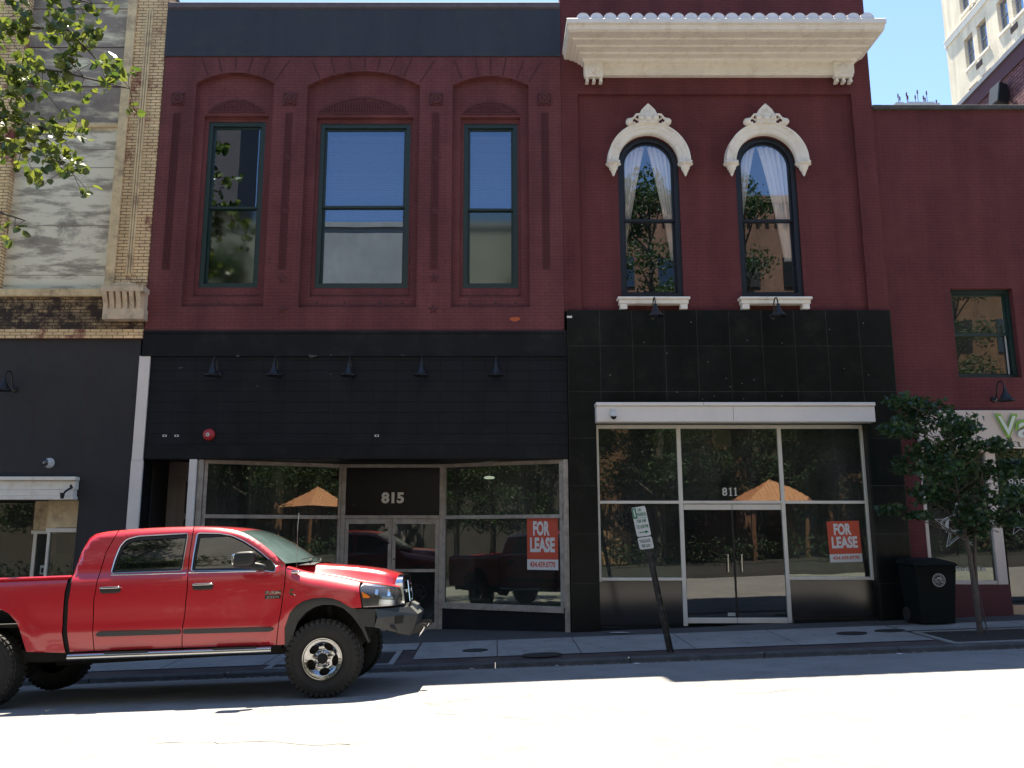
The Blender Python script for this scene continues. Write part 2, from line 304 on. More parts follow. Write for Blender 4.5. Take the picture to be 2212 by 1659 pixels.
def text(mb, txt, x0, x1, z0, z1, y, bold=0., ext=.003, shear=0., fn=None, space=1.):
    """lettering fitted to the rectangle x0..x1, z0..z1 on the plane y, facing -y"""
    me = tmesh(txt, 1, bold, 0, shear, space); xs = [v.co.x for v in me.vertices]; ys = [v.co.y for v in me.vertices]
    a, b, c_, d = min(xs), max(xs), min(ys), max(ys); fn = fn or (lambda x, y, z: (x, y, z))
    mb.merge(me, lambda co: fn(x0 + (co.x - a) / (b - a) * (x1 - x0), y, z0 + (co.y - c_) / (d - c_) * (z1 - z0))); return mb
def arch(x0, x1, z0, zs, zt, n=20):
    c = (x0 + x1) / 2; hw = (x1 - x0) / 2; h = zt - zs; r = (hw * hw + h * h) / (2 * h); zc = zt - r; a = math.asin(min(1, hw / r))
    if h > hw * .999: a = math.pi / 2
    P = [(x0, z0), (x1, z0)]
    return P + [(c + r * math.sin(a - 2 * a * k / n), zc + r * math.cos(a - 2 * a * k / n)) for k in range(n + 1)]
def rect(x0, x1, z0, z1): return [(x0, z0), (x1, z0), (x1, z1), (x0, z1)]
def gz(x, y=0): return .036 * x + .02 * y - .02      # pavement level
ROAD = [(-40, -.9), (-22, -.25), (-16, .06), (-12, .12), (-8, .1), (-5.9, .02), (-4.6, -.05), (-3.9, -.085), (-3.05, -.155)]
def rc(y):
    for (a, c1), (b, c2) in zip(ROAD, ROAD[1:]):
        if a <= y <= b: return c1 + (c2 - c1) * (y - a) / (b - a)
    return ROAD[0][1] if y < ROAD[0][0] else ROAD[-1][1]
def rz(x, y): return .036 * x + rc(y)
# ------------------------------------------------------------ SETTING: ground, street, pavement
g = MB(); g.quad((-500, -500, -25), (500, -500, -25), (500, 500, -25), (-500, 500, -25)); g.build('ground', 'concretedk', kind='structure')
g = MB(); xs = [-70, -40, -20, -12, -8, -4, 0, 4, 8, 12, 20, 40, 70]; ys = [-12, -11, -10, -8, -7, -5.9, -5.2, -4.6, -4.2, -3.9, -3.4, -3.05]
g.grid([[(x, y, rz(x, y)) for x in xs] for y in ys]); g.build('street', 'asphalt', kind='structure')
def strip(x0, x1, y0, y1, dz, mb, n=12, h=0):
    for i in range(n):
        a = x0 + (x1 - x0) * i / n; b = x0 + (x1 - x0) * (i + 1) / n
        mb.quad((a, y0, gz(a, y0) + dz), (b, y0, gz(b, y0) + dz), (b, y1, gz(b, y1) + dz), (a, y1, gz(a, y1) + dz))
g = MB(); strip(-70, 70, -2.87, 3.0, -.012, g, 28); g.build('pavement', 'paver', kind='structure')
g = MB(); strip(-70, 70, -.68, 3.0, -.006, g, 28); g.build('shopfront_paving', 'concretedk', kind='structure')
g = MB(); jx = [-66, -50, -30, -14, -8.2, -6.8, -5.2, -3.6, -2.05, -1.29, .03, 1.34, 3.12, 4.75, 6.85]
def slab(a, b, y0, y1, sk=0):
    e = .008; g.quad((a + e - sk, y0, gz(a, y0)), (b - e - sk, y0, gz(b, y0)), (b - e, y1, gz(b, y1)), (a + e, y1, gz(a, y1)))
for a, b in zip(jx, jx[1:]):
    if abs(a + 2.05) < .01: continue
    slab(a, b, -2.42, -.7)
slab(-2.05, -1.31, -1.45, -.7)
for a, b in zip([6.87, 9.0, 11, 14, 30, 66], [9.0, 11, 14, 30, 66, 70]): slab(a, b, -1.4, -.7)
for a, b in zip([9.2, 11, 14, 30], [11, 14, 30, 70]): slab(a, b, -2.42, -1.4)
g.build('concrete_slabs', 'concrete', kind='structure')
g = MB()
for i in range(-70, 70, 2):
    a, b = i + .006, i + 1.994
    g.hexa([(a, -3.04, rz(a, -3.05) - .1), (b, -3.04, rz(b, -3.05) - .1), (b, -2.86, rz(b, -3.05) - .1), (a, -2.86, rz(a, -3.05) - .1),
            (a, -3.01, gz(a, -3.0) - .004), (b, -3.01, gz(b, -3.0) - .004), (b, -2.86, gz(b, -2.87) + .0), (a, -2.86, gz(a, -2.87) + .0)])
g.build('kerb', 'kerb', kind='structure', bev=.015)
g = MB(); cr0 = random.Random(4)
for k in range(260):
    x = cr0.uniform(-8, 9); y = -3.06 - abs(cr0.gauss(0, .09)); r_ = cr0.uniform(.006, .022); a0 = cr0.uniform(0, 6)
    if y < -3.5: continue
    g.add([(x + r_ * 1.6 * math.cos(a0 + a * 1.26) * cr0.uniform(.6, 1.2), y + r_ * math.sin(a0 + a * 1.26), rz(x, y) + .006 + cr0.uniform(0, .01)) for a in range(5)], [(0, 1, 2, 3, 4)])
g.build('gutter_debris', mat('gutter_grit', (.16, .14, .11), .9, n=.8, ns=30, col2=(.35, .33, .29)), label='leaf bits and grit lying along the kerb', cat='debris', kind='stuff')
# cracks and tar lines in the road, gum spots on the slabs
cr_ = random.Random(21)
for (x, y, dx, dy, n) in [(-.9, -5.9, .12, -.16, 14), (.4, -6.3, -.2, -.05, 12), (2.5, -6.6, .22, -.02, 10), (-3.0, -8.2, .25, -.03, 12), (4.5, -8.8, .2, .03, 14), (-.6, -7.2, .2, -.1, 9)]:
    g = MB(); L0 = []
    for i in range(n):
        wd_ = cr_.uniform(.001, .008); L0.append([(x, y - wd_, rz(x, y) + .004), (x, y + wd_, rz(x, y) + .004)]); x += dx * .6 + cr_.uniform(-.09, .09); y += dy * .8 + cr_.uniform(-.09, .09)
    g.grid(L0); g.build('road_crack', 'concretedk', kind='structure')
g = MB()
for k in range(70):
    x = cr_.uniform(-3.5, 8.5); y = cr_.uniform(-2.3, -.8); r_ = cr_.uniform(.01, .035)
    g.add([(x + r_ * math.cos(a * .785) * cr_.uniform(.7, 1.2), y + r_ * math.sin(a * .785), gz(x, y) + .003) for a in range(8)], [tuple(range(8))])
g.build('pavement_stains', 'kerb', kind='structure')
# tree pits
def pit(x0, x1, y0, y1, nm):
    g = MB(); g.quad((x0, y0, gz(x0, y0) - .002), (x1, y0, gz(x1, y0) - .002), (x1, y1, gz(x1, y1) - .002), (x0, y1, gz(x0, y1) - .002)); g.build('tree_pit_soil', 'soil', kind='structure')
    g = MB()
    for a, b, c_, d in [(x0 - .08, x1 + .08, y0 - .08, y0), (x0 - .08, x1 + .08, y1, y1 + .08), (x0 - .08, x0, y0, y1), (x1, x1 + .08, y0, y1)]:
        g.hexa([(a, c_, gz(a, c_) - .05), (b, c_, gz(b, c_) - .05), (b, d, gz(b, d) - .05), (a, d, gz(a, d) - .05), (a, c_, gz(a, c_) + .008), (b, c_, gz(b, c_) + .008), (b, d, gz(b, d) + .008), (a, d, gz(a, d) + .008)])
    g.build('tree_pit_edging', 'concrete', kind='structure')
pit(-3.4, -1.62, -2.75, -1.6, 'a'); pit(7.0, 8.7, -2.75, -1.62, 'b')
# opposite pavement
g = MB(); g.grid([[(x, y, rz(x, -12) + (.0 if y > -12.1 else .12)) for x in (-70, 0, 70)] for y in (-60, -16, -12.11, -12.1, -12.0)]); g.build('far_pavement', mat('far_dark_pavers', (.03, .029, .027), .9, n=.3, ns=1), kind='structure')
# covers in the pavement
for x, y, rx, ry, lab, mt in [(-.33, -1.8, .2, .13, 'round iron cover in the pale slabs left of the leaning sign', 'iron'), (.72, -2.5, .3, .2, 'iron cover set in the brick strip at the kerb left of the leaning sign', 'iron'),
                       (5.94, -1.5, .24, .17, 'nearer and left of the two round covers in the slabs right of the doors', 'iron'), (6.64, -1.36, .24, .15, 'round cover beside the tree pit, right of its twin', 'iron')]:
    g = MB(); z = gz(x, y) + .004
    n = 24; g.add([(x, y, z + .006)] + [(x + rx * math.cos(6.2832 * k / n), y + ry * math.sin(6.2832 * k / n), gz(x + rx * math.cos(6.2832 * k / n), y) + .008) for k in range(n)], [(0, k + 1, (k + 1) % n + 1) for k in range(n)])
    g.tube([(x + rx * math.cos(6.2832 * k / n), y + ry * math.sin(6.2832 * k / n), gz(x + rx * math.cos(6.2832 * k / n), y) + .006) for k in range(n + 1)], .012, 6, False)
    g.build('manhole_cover', mt, label=lab, cat='manhole cover', group='iron covers in the pavement', loc=(x, y, z))
for k, (x, y, s_, lab) in enumerate([(.9, -3.12, .03, 'white scrap of paper in the gutter below the kerb cover'), (2.05, -3.3, .05, 'pale crumpled scrap in the gutter just left of the leaning sign'), (5.85, -3.35, .05, 'white scrap on the shaded road at the right'),
                                     (2.25, -.45, .16, 'flattened pale litter lying at the shop base behind the leaning post'), (-.35, -3.15, .03, 'small white scrap in the gutter near the truck bumper')]):
    g = MB(); z = (rz(x, y) if y < -3 else gz(x, y)) + .01; pts = []
    for i in range(9):
        a = i * .698; r_ = s_ * (.6 + .4 * rnd.random()); pts.append((x + r_ * math.cos(a) * 1.6, y + r_ * math.sin(a) * .6, z + .01 * rnd.random()))
    g.add([(x, y, z + .015)] + pts, [(0, i + 1, (i + 1) % 9 + 1) for i in range(9)]); g.build('litter_scrap', 'trash', label=lab, cat='litter', loc=(x, y, z))
# ------------------------------------------------------------ helpers for facades
def xf(mb, fn, k0=0):
    mb.v = mb.v[:k0] + [tuple(fn(*v)) for v in mb.v[k0:]]; return mb
def shell(b, x0, x1, z0, z1, y0=.3, y1=14, m='roomgrey', floors=(), parts=()):
    g = MB(); t = .2
    g.box(x0, x0 + t, y0, y1, z0, z1); g.box(x1 - t, x1, y0, y1, z0, z1); g.box(x0 + t, x1 - t, y1 - t, y1, z0, z1); g.box(x0 + t, x1 - t, y0, y1 - t, z1 - .25, z1 - .02)
    for f in floors: g.box(x0 + t, x1 - t, y0, y1 - t, f - .15, f)
    for p in parts: g.box(*p)
    return g.build('shell', m, b)
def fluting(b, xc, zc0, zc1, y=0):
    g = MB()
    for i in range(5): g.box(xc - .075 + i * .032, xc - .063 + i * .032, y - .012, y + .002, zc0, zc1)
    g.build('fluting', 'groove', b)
def sash_window(b, x0, x1, z0, z1, zm, y, fm, gtop='glassup', gbot='glassup', fw=.09, name='window', arched=None, back=None):
    """double-hung window: frame (child of the building) with sashes and panes as its sub-parts"""
    g = MB(); e = .07
    if arched: outer = arch(x0, x1, z0, arched[0], arched[1], 28); inner = arch(x0 + fw, x1 - fw, z0 + fw, arched[0], arched[1] - fw, 28)
    else: outer = rect(x0, x1, z0, z1); inner = rect(x0 + fw, x1 - fw, z0 + fw, z1 - fw)
    g.prism(outer, y, y + .16, [inner]); f = g.build(name, fm, b)
    s = .045
    g = MB()
    if arched:
        o2 = arch(x0 + fw, x1 - fw, zm, arched[0], arched[1] - fw, 28); i2 = arch(x0 + fw + s, x1 - fw - s, zm + s, arched[0], arched[1] - fw - s, 28)
    else: o2 = rect(x0 + fw, x1 - fw, zm, z1 - fw); i2 = rect(x0 + fw + s, x1 - fw - s, zm + s, z1 - fw - s)
    g.prism(o2, y + .05, y + .09, [i2]); g.build('upper_sash', fm, f)
    g = MB(); g.prism(rect(x0 + fw, x1 - fw, z0 + fw, zm + .04), y + .095, y + .135, [rect(x0 + fw + s, x1 - fw - s, z0 + fw + s, zm - .01)]); g.build('lower_sash', fm, f)
    k = rnd.uniform(-.004, .004)
    g = MB(); g.face(i2, y + .068); g.build('pane', gtop, f)
    g = MB(); g.prism(rect(x0 + fw + s, x1 - fw - s, z0 + fw + s, zm - .01), y + .112, y + .1121) if 'screen' in gbot else g.face(rect(x0 + fw + s, x1 - fw - s, z0 + fw + s, zm - .01), y + .114); g.build('pane', gbot, f)
    return f
def blind(x0, x1, z0, z1, y, lab, m='blind', group=None, dz=.05):
    g = MB(); z = z1
    while z > z0: g.hexa([(x0, y, z), (x1, y, z), (x1, y + .035, z - .02), (x0, y + .035, z - .02), (x0, y, z + .002), (x1, y, z + .002), (x1, y + .035, z - .018), (x0, y + .035, z - .018)]); z -= dz
    g.box(x0, x1, y - .005, y + .04, z1 + .01, z1 + .06)
    for x in (x0 + .15, x1 - .15): g.box(x, x + .004, y + .015, y + .018, z0, z1 + .02)
    g.build('window_blind', m, label=lab, cat='blind', loc=((x0 + x1) / 2, y, z0), group=group)
# ------------------------------------------------------------ BUILDING 815
b = thing('commercial_building', 'two-storey painted brick building with blue-black parapet band and black lower fascia numbered 815', 'building', (-2.8, 0, 0))
REC = [(-6.2, -4.585, 6.21, 11.0, 11.24), (-3.89, -1.56, 6.2, 10.94, 11.27), (-.88, .685, 6.2, 10.95, 11.16)]
INN = [(-6.03, -4.7, 6.45, 10.33), (-3.70, -1.7, 6.45, 10.3), (-.72, .52, 6.45, 10.3)]
WIN = [(-5.955, -4.77, 6.66, 10.24), (-3.63, -1.76, 6.65, 10.2), (-.655, .46, 6.65, 10.2)]
g = MB(); g.prism(rect(-6.885, 1.355, 5.72, 12.70), 0, .12, [arch(*r) for r in REC])
for r, i, wi in zip(REC, INN, WIN):
    g.prism(arch(r[0] - .05, r[1] + .05, r[2] - .05, r[3], r[4] + .05), .118, .2, [rect(*i)])
    g.prism(rect(i[0] - .05, i[1] + .05, i[2] - .05, i[3] + .05), .198, .30, [rect(*wi)])
g.prism(rect(-6.885, 1.355, 5.72, 12.70), .30, .42, [rect(wi[0] - .03, wi[1] + .03, wi[2] - .03, wi[3] + .03) for wi in WIN])
g.build('wall', 'redbrick', b)
g = MB(); g.box(-6.9, 1.36, -.025, -.001, 11.6, 12.68); g.build('parapet_band', 'band', b)
g = MB(); g.box(-6.9, 1.36, -.05, .4, 12.701, 12.83); g.box(-6.9, 1.36, -.035, -.002, 12.681, 12.70); g.build('coping', 'coping', b, bev=.01)
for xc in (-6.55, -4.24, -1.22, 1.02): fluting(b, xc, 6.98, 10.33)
for xc in (-6.55, -4.24, -1.22, 1.01):        # scroll rosettes
    g = MB(); zc = 10.64; g.box(xc - .14, xc + .14, -.015, -.001, zc - .14, zc + .14)
    g.lathe([(.0, -.05), (.03, -.05), (.045, -.03), (.06, -.03), (.085, -.05), (.11, -.045), (.12, -.015)], (xc, 0, zc), 'y', 20)
    for sx in (-1, 1):
        for sz in (-1, 1): g.lathe([(0, -.035), (.02, -.035), (.03, -.014)], (xc + sx * .11, 0, zc + sz * .11), 'y', 8)
    g.build('rosette', 'relief', b)
def star(cx, cz, r, n=5, q=.42, a0=math.pi / 2): return [(cx + (r if i % 2 == 0 else r * q) * math.cos(a0 + math.pi * i / n), cz + (r if i % 2 == 0 else r * q) * math.sin(a0 + math.pi * i / n)) for i in range(2 * n)]
for xc, zc in [(-4.22, 6.78), (-4.2, 6.15), (-1.22, 6.79), (-1.22, 6.15), (-4.24, 9.36), (-1.21, 9.33), (-4.24, 8.2), (-1.21, 8.2)]:
    g = MB(); p = star(xc, zc, .13); g.add([(xc, -.035, zc)] + [(x, -.003, z) for x, z in p], [(0, (i + 1) % 10 + 1, i + 1) for i in range(10)]); g.build('star_tie_plate', 'relief', b)
for (x0, x1, z0, z1), m_ in zip([(-5.95, -4.78, 10.4, 10.7), (-3.68, -1.8, 10.37, 10.75), (-.7, .5, 10.36, 10.66)], range(3)):
    g = MB(); o = arch(x0, x1, z0, z0 + .02, z1, 18); g.prism(o, .1, .117, [arch(x0 + .05, x1 - .05, z0 + .03, z0 + .04, z1 - .04, 18)])
    c = (x0 + x1) / 2; nn = int((x1 - x0) / .06)
    for i in range(nn):
        x = x0 + .1 + (x1 - x0 - .2) * i / (nn - 1); hh = (z1 - z0 - .06) * (1 - ((x - c) / (x1 - x0) * 2) ** 2) ** .6
        if hh > .05: g.box(x - .012, x + .012, .098, .117, z0 + .04, z0 + .03 + hh * rnd.uniform(.75, .97)); g.lathe([(0, -.012), (.018, -.008), (.022, .0)], (x + .02, .117, z0 + .05 + hh * rnd.uniform(.2, .7)), 'y', 7)
    g.build('tympanum_relief', 'relief', b)
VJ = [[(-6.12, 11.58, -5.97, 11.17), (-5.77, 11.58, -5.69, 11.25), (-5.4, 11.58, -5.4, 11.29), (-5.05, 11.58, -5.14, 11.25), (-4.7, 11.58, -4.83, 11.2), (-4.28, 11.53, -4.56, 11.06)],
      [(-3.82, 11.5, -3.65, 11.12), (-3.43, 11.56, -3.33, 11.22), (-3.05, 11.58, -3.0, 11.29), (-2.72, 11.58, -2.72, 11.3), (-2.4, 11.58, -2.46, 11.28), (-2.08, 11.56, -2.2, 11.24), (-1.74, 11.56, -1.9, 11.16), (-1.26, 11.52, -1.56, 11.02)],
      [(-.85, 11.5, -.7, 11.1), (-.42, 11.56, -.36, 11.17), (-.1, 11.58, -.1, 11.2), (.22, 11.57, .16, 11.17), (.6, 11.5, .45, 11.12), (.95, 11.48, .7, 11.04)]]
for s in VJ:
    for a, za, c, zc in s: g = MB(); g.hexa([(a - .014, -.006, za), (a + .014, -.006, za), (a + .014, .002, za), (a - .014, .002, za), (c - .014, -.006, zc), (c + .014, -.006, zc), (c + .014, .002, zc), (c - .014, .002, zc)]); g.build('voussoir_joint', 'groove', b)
for x, z in [(-5.5, 6.33), (-3.55, 6.32), (-3.0, 6.32), (-2.3, 6.32), (-1.85, 6.32), (-.5, 6.32), (0, 6.32), (.4, 6.32), (-4.5, 7.2), (-1.0, 7.15), (-1.35, 6.35), (.9, 9.2)]: g = MB(); g.lathe([(0, -.004), (.018, -.002), (.02, .001)], (x, 0 if abs(x + 4.5) < .1 or x in (-1., .9) else .116, z), 'y', 8); g.build('bolt_hole', 'black', b)
g = MB()
for cx, cz, n_ in ((.38, 5.96, 7),):
    g.prism([(cx + .09 * math.cos(i * .785) * (1 + .5 * rnd.random()), cz + .035 * math.sin(i * .785) * (1 + .6 * rnd.random())) for i in range(8)], -.004, -.001)
g.build('orange_paint_dab', mat('orange_dab', (.45, .1, .03), .7), b)
f1 = sash_window(b, *WIN[0][:2], WIN[0][2], WIN[0][3], 8.36, .22, 'green', 'glassblue', 'glassscreen')
f2 = sash_window(b, *WIN[1][:2], WIN[1][2], WIN[1][3], 8.38, .22, 'green', 'glassblue', 'glassblue')
f3 = sash_window(b, *WIN[2][:2], WIN[2][2], WIN[2][3], 8.32, .22, 'green', 'glassblue', 'glassscreen')
blind(-3.5, -1.88, 8.2, 10.0, .5, 'white slatted blind in the wide middle window of the 815 building', group='blinds in the upper windows')
blind(-.56, .36, 8.2, 10.0, .5, 'narrow white slatted blind in the upper window next to the white cornice building', group='blinds in the upper windows')
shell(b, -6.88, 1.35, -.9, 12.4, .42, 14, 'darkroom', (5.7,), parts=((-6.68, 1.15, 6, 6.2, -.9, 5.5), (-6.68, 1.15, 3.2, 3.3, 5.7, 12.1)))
# lower storey
g = MB(); g.prism(rect(-6.7, 1.395, 3.21, 5.2), -.02, .42); g.build('fascia', 'fascia', b)
g = MB(); g.box(-6.88, 1.395, -.035, .42, 5.204, 5.716); g.box(-6.88, 1.395, -.06, -.035, 5.2, 5.235); g.box(-6.88, 1.395, -.055, -.035, 5.66, 5.71); g.box(-6.69, 1.39, -.032, -.0205, 3.215, 3.46); g.box(-6.88, -6.7, 0, .42, -.6, 5.2); g.build('fascia_trim', 'fasciaplain', b)
g = MB(); g.box(-6.69, 1.39, .42, 1.5, 3.25, 3.4); g.box(-6.69, 1.39, .0, .42, 3.2, 3.209); g.build('soffit', 'fasciaplain', b)
g = MB()
for x, z, s in [(-6.12, 4.98, .055), (-4.6, 4.62, .03), (-3.55, 5.21, .08), (-3.2, 4.85, .035), (.78, 5.02, .02), (-1.8, 5.22, .045), (-5.0, 5.21, .05), (-3.2, 5.22, .035)]:
    g.prism([(x + s * (.3 + .9 * rnd.random()) * math.cos(i * .6283), z + s * (.25 + .75 * rnd.random()) * .7 * math.sin(i * .6283)) for i in range(10)], -.0645 if z > 5.1 else -.024, -.0605 if z > 5.1 else -.0205)
g.build('plaster_patches', mat('plaster_patch', (.06, .065, .062), .9), b)
g = MB(); g.box(-6.92, -6.71, -.05, .0, 3.18, 5.21); g.box(-6.925, -6.70, -.055, .0, -.4, 3.176); g.build('white_strip', 'white', b, bev=.006)
g = MB(); g.box(-5.82, -5.68, -.04, .08, -.35, 3.2); g.build('white_strip', 'white', b, bev=.006)
g = MB(); g.box(-5.66, -5.56, 0, .1, -.35, 3.2); g.build('corner_post', 'alumold', b, bev=.006)
g = MB(); g.box(1.29, 1.385, -.03, .1, -.12, 3.2); g.build('corner_post', 'alumold', b, bev=.006)
# vestibule at the left with its door
g = MB(); g.box(-6.68, -5.7, 1.2, 1.25, -.4, 3.25); g.box(-5.7, -5.65, .1, 1.25, -.4, 3.2); g.build('vestibule_wall', mat('vestibule_plaster', (.34, .31, .27), .9, n=.3, ns=2), b)
g = MB(); g.prism(rect(-6.45, -5.72, -.3, 2.95), 1.1, 1.19, [rect(-6.28, -5.74, -.25, 2.1), rect(-6.28, -5.74, 2.2, 2.85)]); d = g.build('side_door', mat('brown_frame', (.24, .19, .16), .6), b)
g = MB(); g.box(-6.28, -5.74, 1.14, 1.15, -.25, 2.85); g.build('pane', 'glassdoor', d)
def shopwin(b, A, B, z0, zt, zbar, posts, mt='alumold', bulk=None, flip=False):
    """angled shop window from A=(x,y) to B, frame > pane, bar, sill"""
    ax, ay = A; L_ = math.hypot(B[0] - ax, B[1] - ay); ux, uy = (B[0] - ax) / L_, (B[1] - ay) / L_
    T_ = lambda s, d, z: (ax + ux * s - uy * d, ay + uy * s + ux * d, z)
    g = MB(); g.prism(rect(0, L_, z0 - .05, zt), 0, .07, [rect(posts[0], L_ - posts[1], z0 + .05, zt - .07)]); xf(g, T_); f = g.build('shop_window', mt, b)
    g = MB(); g.box(.02, L_ - .02, -.03, .0, zbar - .035, zbar + .035)
    for i in range(7): g.lathe([(0, -.036), (.012, -.034), (.014, -.03)], (.2 + i * (L_ - .4) / 6, 0, zbar), 'y', 6)
    xf(g, T_); g.build('transom_bar', mt, f)
    g = MB(); g.box(0, L_, -.06, -.001, z0 - .06, z0 + .03); xf(g, T_); g.build('sill', mt, f)
    g = MB(); g.box(posts[0], L_ - posts[1], .03, .036, z0 + .05, zt - .07); xf(g, T_); g.build('pane', 'glassshop', f)
    g = MB(); g.box(0, L_, .0, .07, -.6, z0 - .065); xf(g, T_); g.build('bulkhead', 'fasciaplain', b)
    return T_
TL = shopwin(b, (-5.55, .05), (-3.12, 1.1), .42, 3.2, 2.13, (.06, .05))
TR = shopwin(b, (-1.05, 1.1), (1.29, .04), .42, 3.2, 2.13, (.05, .08))
g = MB(); y = 1.1
g.box(-3.12, -3.03, y, y + .1, -.4, 3.2); g.box(-1.13, -1.045, y, y + .1, -.4, 3.2); g.box(-3.03, -1.13, y, y + .1, 3.13, 3.2); g.box(-3.03, -1.13, y, y + .1, 2.1, 2.17); g.box(-3.17, -3.125, y - .03, y + .07, -.4, 3.2); g.build('door_frame', 'alumold', b, bev=.005)
g = MB(); g.box(-3.03, -1.13, y + .04, y + .06, 2.17, 3.13); tp = g.build('transom_panel', 'blackpanel', b)
g = MB(); text(g, '815', -2.31, -1.85, 2.41, 2.635, y + .035, bold=.045); g.build('street_number', 'num', tp)
for x0, x1, hx in ((-3.025, -2.085, -2.14), (-2.075, -1.135, -2.02)):
    g = MB(); g.prism(rect(x0, x1, -.09, 2.095), y + .02, y + .07, [rect(x0 + .07, x1 - .07, .08, 1.05), rect(x0 + .07, x1 - .07, 1.11, 2.0)]); d = g.build('door', 'alumold', b)
    g = MB(); g.box(x0 + .07, x1 - .07, y + .04, y + .046, .08, 2.0); g.build('pane', 'glassdoor', d)
    g = MB(); g.lathe([(0, -.012), (.02, -.01), (.022, 0)], (hx, y + .02, 1.62 if hx < -2.1 else 1.78), 'y', 10); g.lathe([(0, -.012), (.018, -.01), (.02, 0)], (-2.03, y + .02, 1.3), 'y', 10) if hx > -2.1 else None; g.build('lock', 'black', d)
# ------------------------------------------------------------ BUILDING 811
b = thing('commercial_building', 'dark red building with white bracketed cornice, two arched windows and black tile shopfront numbered 811', 'building', (4.5, 0, 0))
A1 = (2.5, 3.74, 6.42, 9.22, 9.84); A2 = (4.895, 6.135, 6.42, 9.22, 9.84)
g = MB(); g.prism(rect(1.36, 7.77, 6.12, 13.7), 0, .06, [rect(1.7, 7.36, 6.1201, 10.75)] if False else [rect(1.7, 7.36, 6.13, 10.75)])
g.prism(rect(1.36, 7.77, 6.12, 13.7), .06, .32, [arch(*A1), arch(*A2)]); g.box(7.73, 7.77, .32, 8, 6.12, 13.7); g.build('wall', 'redbrick2', b)
for A in (A1, A2):
    x0, x1 = A[0], A[1]; c = (x0 + x1) / 2
    sash_window(b, x0, x1, A[2], 0, 8.04, .1, 'navy', 'glassup', 'glassup', .1, arched=(9.22, 9.84))
    g = MB(); n = 36; prof = [(.615, .06), (.615, -.04), (.64, -.07), (.70, -.07), (.72, -.10), (.78, -.10), (.80, -.135), (.835, -.135), (.845, .06)]
    g.grid([[(c + r * math.cos(math.pi * k / n), y, 9.24 + r * math.sin(math.pi * k / n)) for r, y in prof] for k in range(n + 1)])
    g.prism([(c - .86, 9.2), (c - .6, 9.2), (c - .6, 9.24), (c - .86, 9.24)], -.13, .06); g.prism([(c + .6, 9.2), (c + .86, 9.2), (c + .86, 9.24), (c + .6, 9.24)], -.13, .06)
    h = g.build('hood_mould', 'whitepaint', b, smooth=35)
    for sx in (-1, 1):
        g = MB(); g.lathe([(0, .0), (.13, .0), (.15, -.02), (.13, -.05), (.09, -.07), (.085, -.13), (.06, -.15), (.055, -.19), (.03, -.21), (.035, -.235), (0, -.29)], (c + sx * .73, -.06, 9.2), 'z', 14)
        for k in range(5): a = math.pi + k * math.pi / 4; g.lathe([(0, -.02), (.035, 0), (0, .04)], (c + sx * .73 + .13 * math.cos(a), -.06 + .13 * math.sin(a), 9.17), 'z', 6)
        g.build('pendant', 'whitepaint', h, smooth=50)
    g = MB()                      # acanthus crest
    pts = [(-.4, 10.06), (-.2, 10.1), (0, 10.1), (.2, 10.1), (.4, 10.06), (.3, 10.16), (.22, 10.18), (.17, 10.27), (.12, 10.33), (.06, 10.38), (0, 10.44), (-.06, 10.38), (-.12, 10.33), (-.17, 10.27), (-.22, 10.18), (-.3, 10.16)]
    g.prism([(c + .92 * x, z - .02) for x, z in [(-.22, 10.06), (.22, 10.06), (.2, 10.24), (.15, 10.34), (.07, 10.42), (0, 10.48), (-.07, 10.42), (-.15, 10.34), (-.2, 10.24)]], -.16, -.06)
    for k in range(7):
        a = math.pi * (.14 + .12 * k); g.tube([(c, -.15, 10.12), (c + .09 * math.cos(a), -.175, 10.14 + .12 * math.sin(a)), (c + .14 * math.cos(a), -.15, 10.14 + .24 * math.sin(a))], [.02, .02, .006], 6)
    for x, z, r in [(0, 10.13, .07), (-.15, 10.14, .06), (.15, 10.14, .06), (-.39, 10.06, .072), (.39, 10.06, .072)]: g.lathe([(0, -.05), (r * .5, -.045), (r * .8, -.025), (r, 0), (r, .06)], (c + x, -.17, z), 'y', 14)
    for sx in (-1, 1):
        g.tube([(c + sx * .18, -.18, 10.2), (c + sx * .25, -.18, 10.2), (c + sx * .31, -.18, 10.12), (c + sx * .37, -.17, 10.1)], [.03, .026, .024, .03], 7)
        g.tube([(c + sx * .2, -.13, 10.1), (c + sx * .27, -.14, 10.14), (c + sx * .25, -.13, 10.2)], [.02, .018, .004], 6); g.tube([(c + sx * .27, -.13, 10.05), (c + sx * .33, -.13, 10.03)], .025, 6)
    g.build('crest', 'whitepaint', h, smooth=45)
    x0_, x1_ = c - .72, c + .7
    g = MB(); g.box(x0_, x1_, -.14, .06, 6.33, 6.38); g.box(x0_ + .03, x1_ - .03, -.11, .06, 6.245, 6.329)
    for x in (x0_ + .05, x1_ - .19): g.box(x, x + .14, -.1, .06, 6.14, 6.244)
    g.build('window_sill', 'whitepaint', b, bev=.008)
